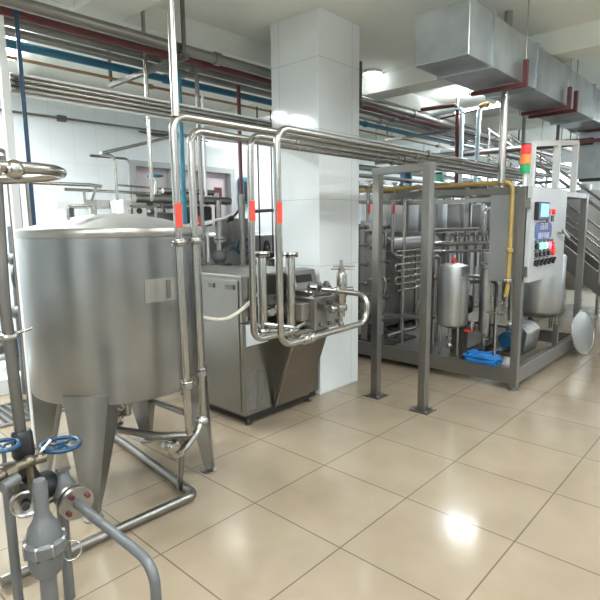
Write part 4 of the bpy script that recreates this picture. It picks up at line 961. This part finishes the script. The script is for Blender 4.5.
# ------------------------------------------------------------------ lamps
def tube_light(x, y, along_x, label, L=1.3, energy=55, z=CZ-.28, group=None):
    t = thing('fluorescent_light', label, 'ceiling light', (x, y, z), group)
    dx, dy = (L/2, .06) if along_x else (.06, L/2)
    MB().box((x-dx, y-dy*.5, z+.02), (x+dx, y+dy*.5, z+.04)).build('fixture', 'white', t) if along_x else MB().box((x-dx*.5, y-dy, z+.02), (x+dx*.5, y+dy, z+.04)).build('fixture', 'white', t)
    for e in (-.4, .4): MB().cyl((x+(e*L if along_x else 0), y+(0 if along_x else e*L), z+.04), (x+(e*L if along_x else 0), y+(0 if along_x else e*L), CZ), .005, n=8).build('suspension_rod', 'white', t)
    a = (x-L/2+.03, y, z) if along_x else (x, y-L/2+.03, z); b = (x+L/2-.03, y, z) if along_x else (x, y+L/2-.03, z)
    MB().cyl(a, b, .018, n=12).build('lamp_tube', 'lamp', t)
    ld_ = bpy.data.lights.new('lamp_glow', 'AREA'); ld_.shape = 'RECTANGLE'; ld_.size = L; ld_.size_y = .12; ld_.energy = energy; ld_.color = (.95, .98, 1.0)
    lo = bpy.data.objects.new('lamp_glow', ld_); col.objects.link(lo); lo.location = (x, y, z-.03)
    lo.rotation_euler = (0, 0, 0 if along_x else PI/2)
    lu = bpy.data.objects.new('lamp_glow', ld_.copy()); lu.data.energy = energy*.6; col.objects.link(lu); lu.location = (x, y, z+.045); lu.rotation_euler = (PI, 0, 0 if along_x else PI/2)
E1 = 48
for i, (x, y, ax_) in enumerate(((-2.2, -2.6, True), (.9, -2.6, True), (4.0, -2.6, True), (7.5, -2.6, True), (-2.2, .4, True), (.7, .6, True), (3.6, .4, True), (10.6, -.6, True))):
    tube_light(x, y, ax_, 'fluorescent batten on the ceiling behind or above the view', energy=E1*(1.7 if x < -1 else 1), group='ceiling battens over the aisle')
tube_light(7.1, 3.2, False, 'bright fluorescent batten under the ceiling near the drop pipes', L=.7, energy=E1*.6)
for (x, y, lb) in ((.3, 5.2, 'added fluorescent batten out of view, brightening the back wall'), (6.3, 5.7, 'fluorescent batten over the tanks by the back wall'), (10.4, 4.6, 'fluorescent batten toward the far windows'), (11.4, 1.2, 'fluorescent batten above the far staircase side')):  # first one is an added fill for the back wall, outside the view
    tube_light(x, y, True, lb, energy=E1*(1.9 if x < 1 else .9))
tube_light(1.5, 5.3, True, 'short fluorescent batten added near the pale post to brighten the back wall', L=.9, energy=E1*1.3)  # extra lamp put in to lift the back wall
rl = thing('round_lamp', 'bright round bulkhead lamp on the ceiling right of the column', 'ceiling light', (5.43, 3.78, CZ-.1))
MB().lathe((5.43, 3.78, CZ), [(0, -.09), (.05, -.09), (.09, -.06), (.10, -.03), (.10, 0)], n=32).build('lamp_dome', 'lamp', rl)
MB().lathe((5.43, 3.78, CZ), [(.10, -.03), (.12, -.03), (.12, 0), (.10, 0)], n=32).build('lamp_ring', 'white', rl)

# ------------------------------------------------------------------ world, camera
wd = bpy.data.worlds.new('world'); scene.world = wd; wd.use_nodes = True
wd.node_tree.nodes['Background'].inputs[0].default_value = (.75, .85, 1, 1); wd.node_tree.nodes['Background'].inputs[1].default_value = .5
cam = bpy.data.cameras.new('camera'); co_ = bpy.data.objects.new('camera', cam); col.objects.link(co_)
cam.sensor_width = 36; cam.lens = 515.1/600*36; cam.clip_start = .05
Rr = V((0.67690957, -0.73597983, -0.01127446)); Uu = V((0.11638118, 0.09189072, 0.98894465)); Ff = V((0.7268073, 0.67073824, -0.14785591))
mt = Matrix((Rr, Uu, -Ff)).transposed().to_4x4(); mt.translation = V((0, 0, 1.6))
co_.matrix_world = mt
scene.camera = co_
scene.view_settings.view_transform = 'Standard'; scene.view_settings.look = 'None'; scene.view_settings.gamma = 1
scene.view_settings.use_curve_mapping = False
scene.view_settings.exposure = 0.26
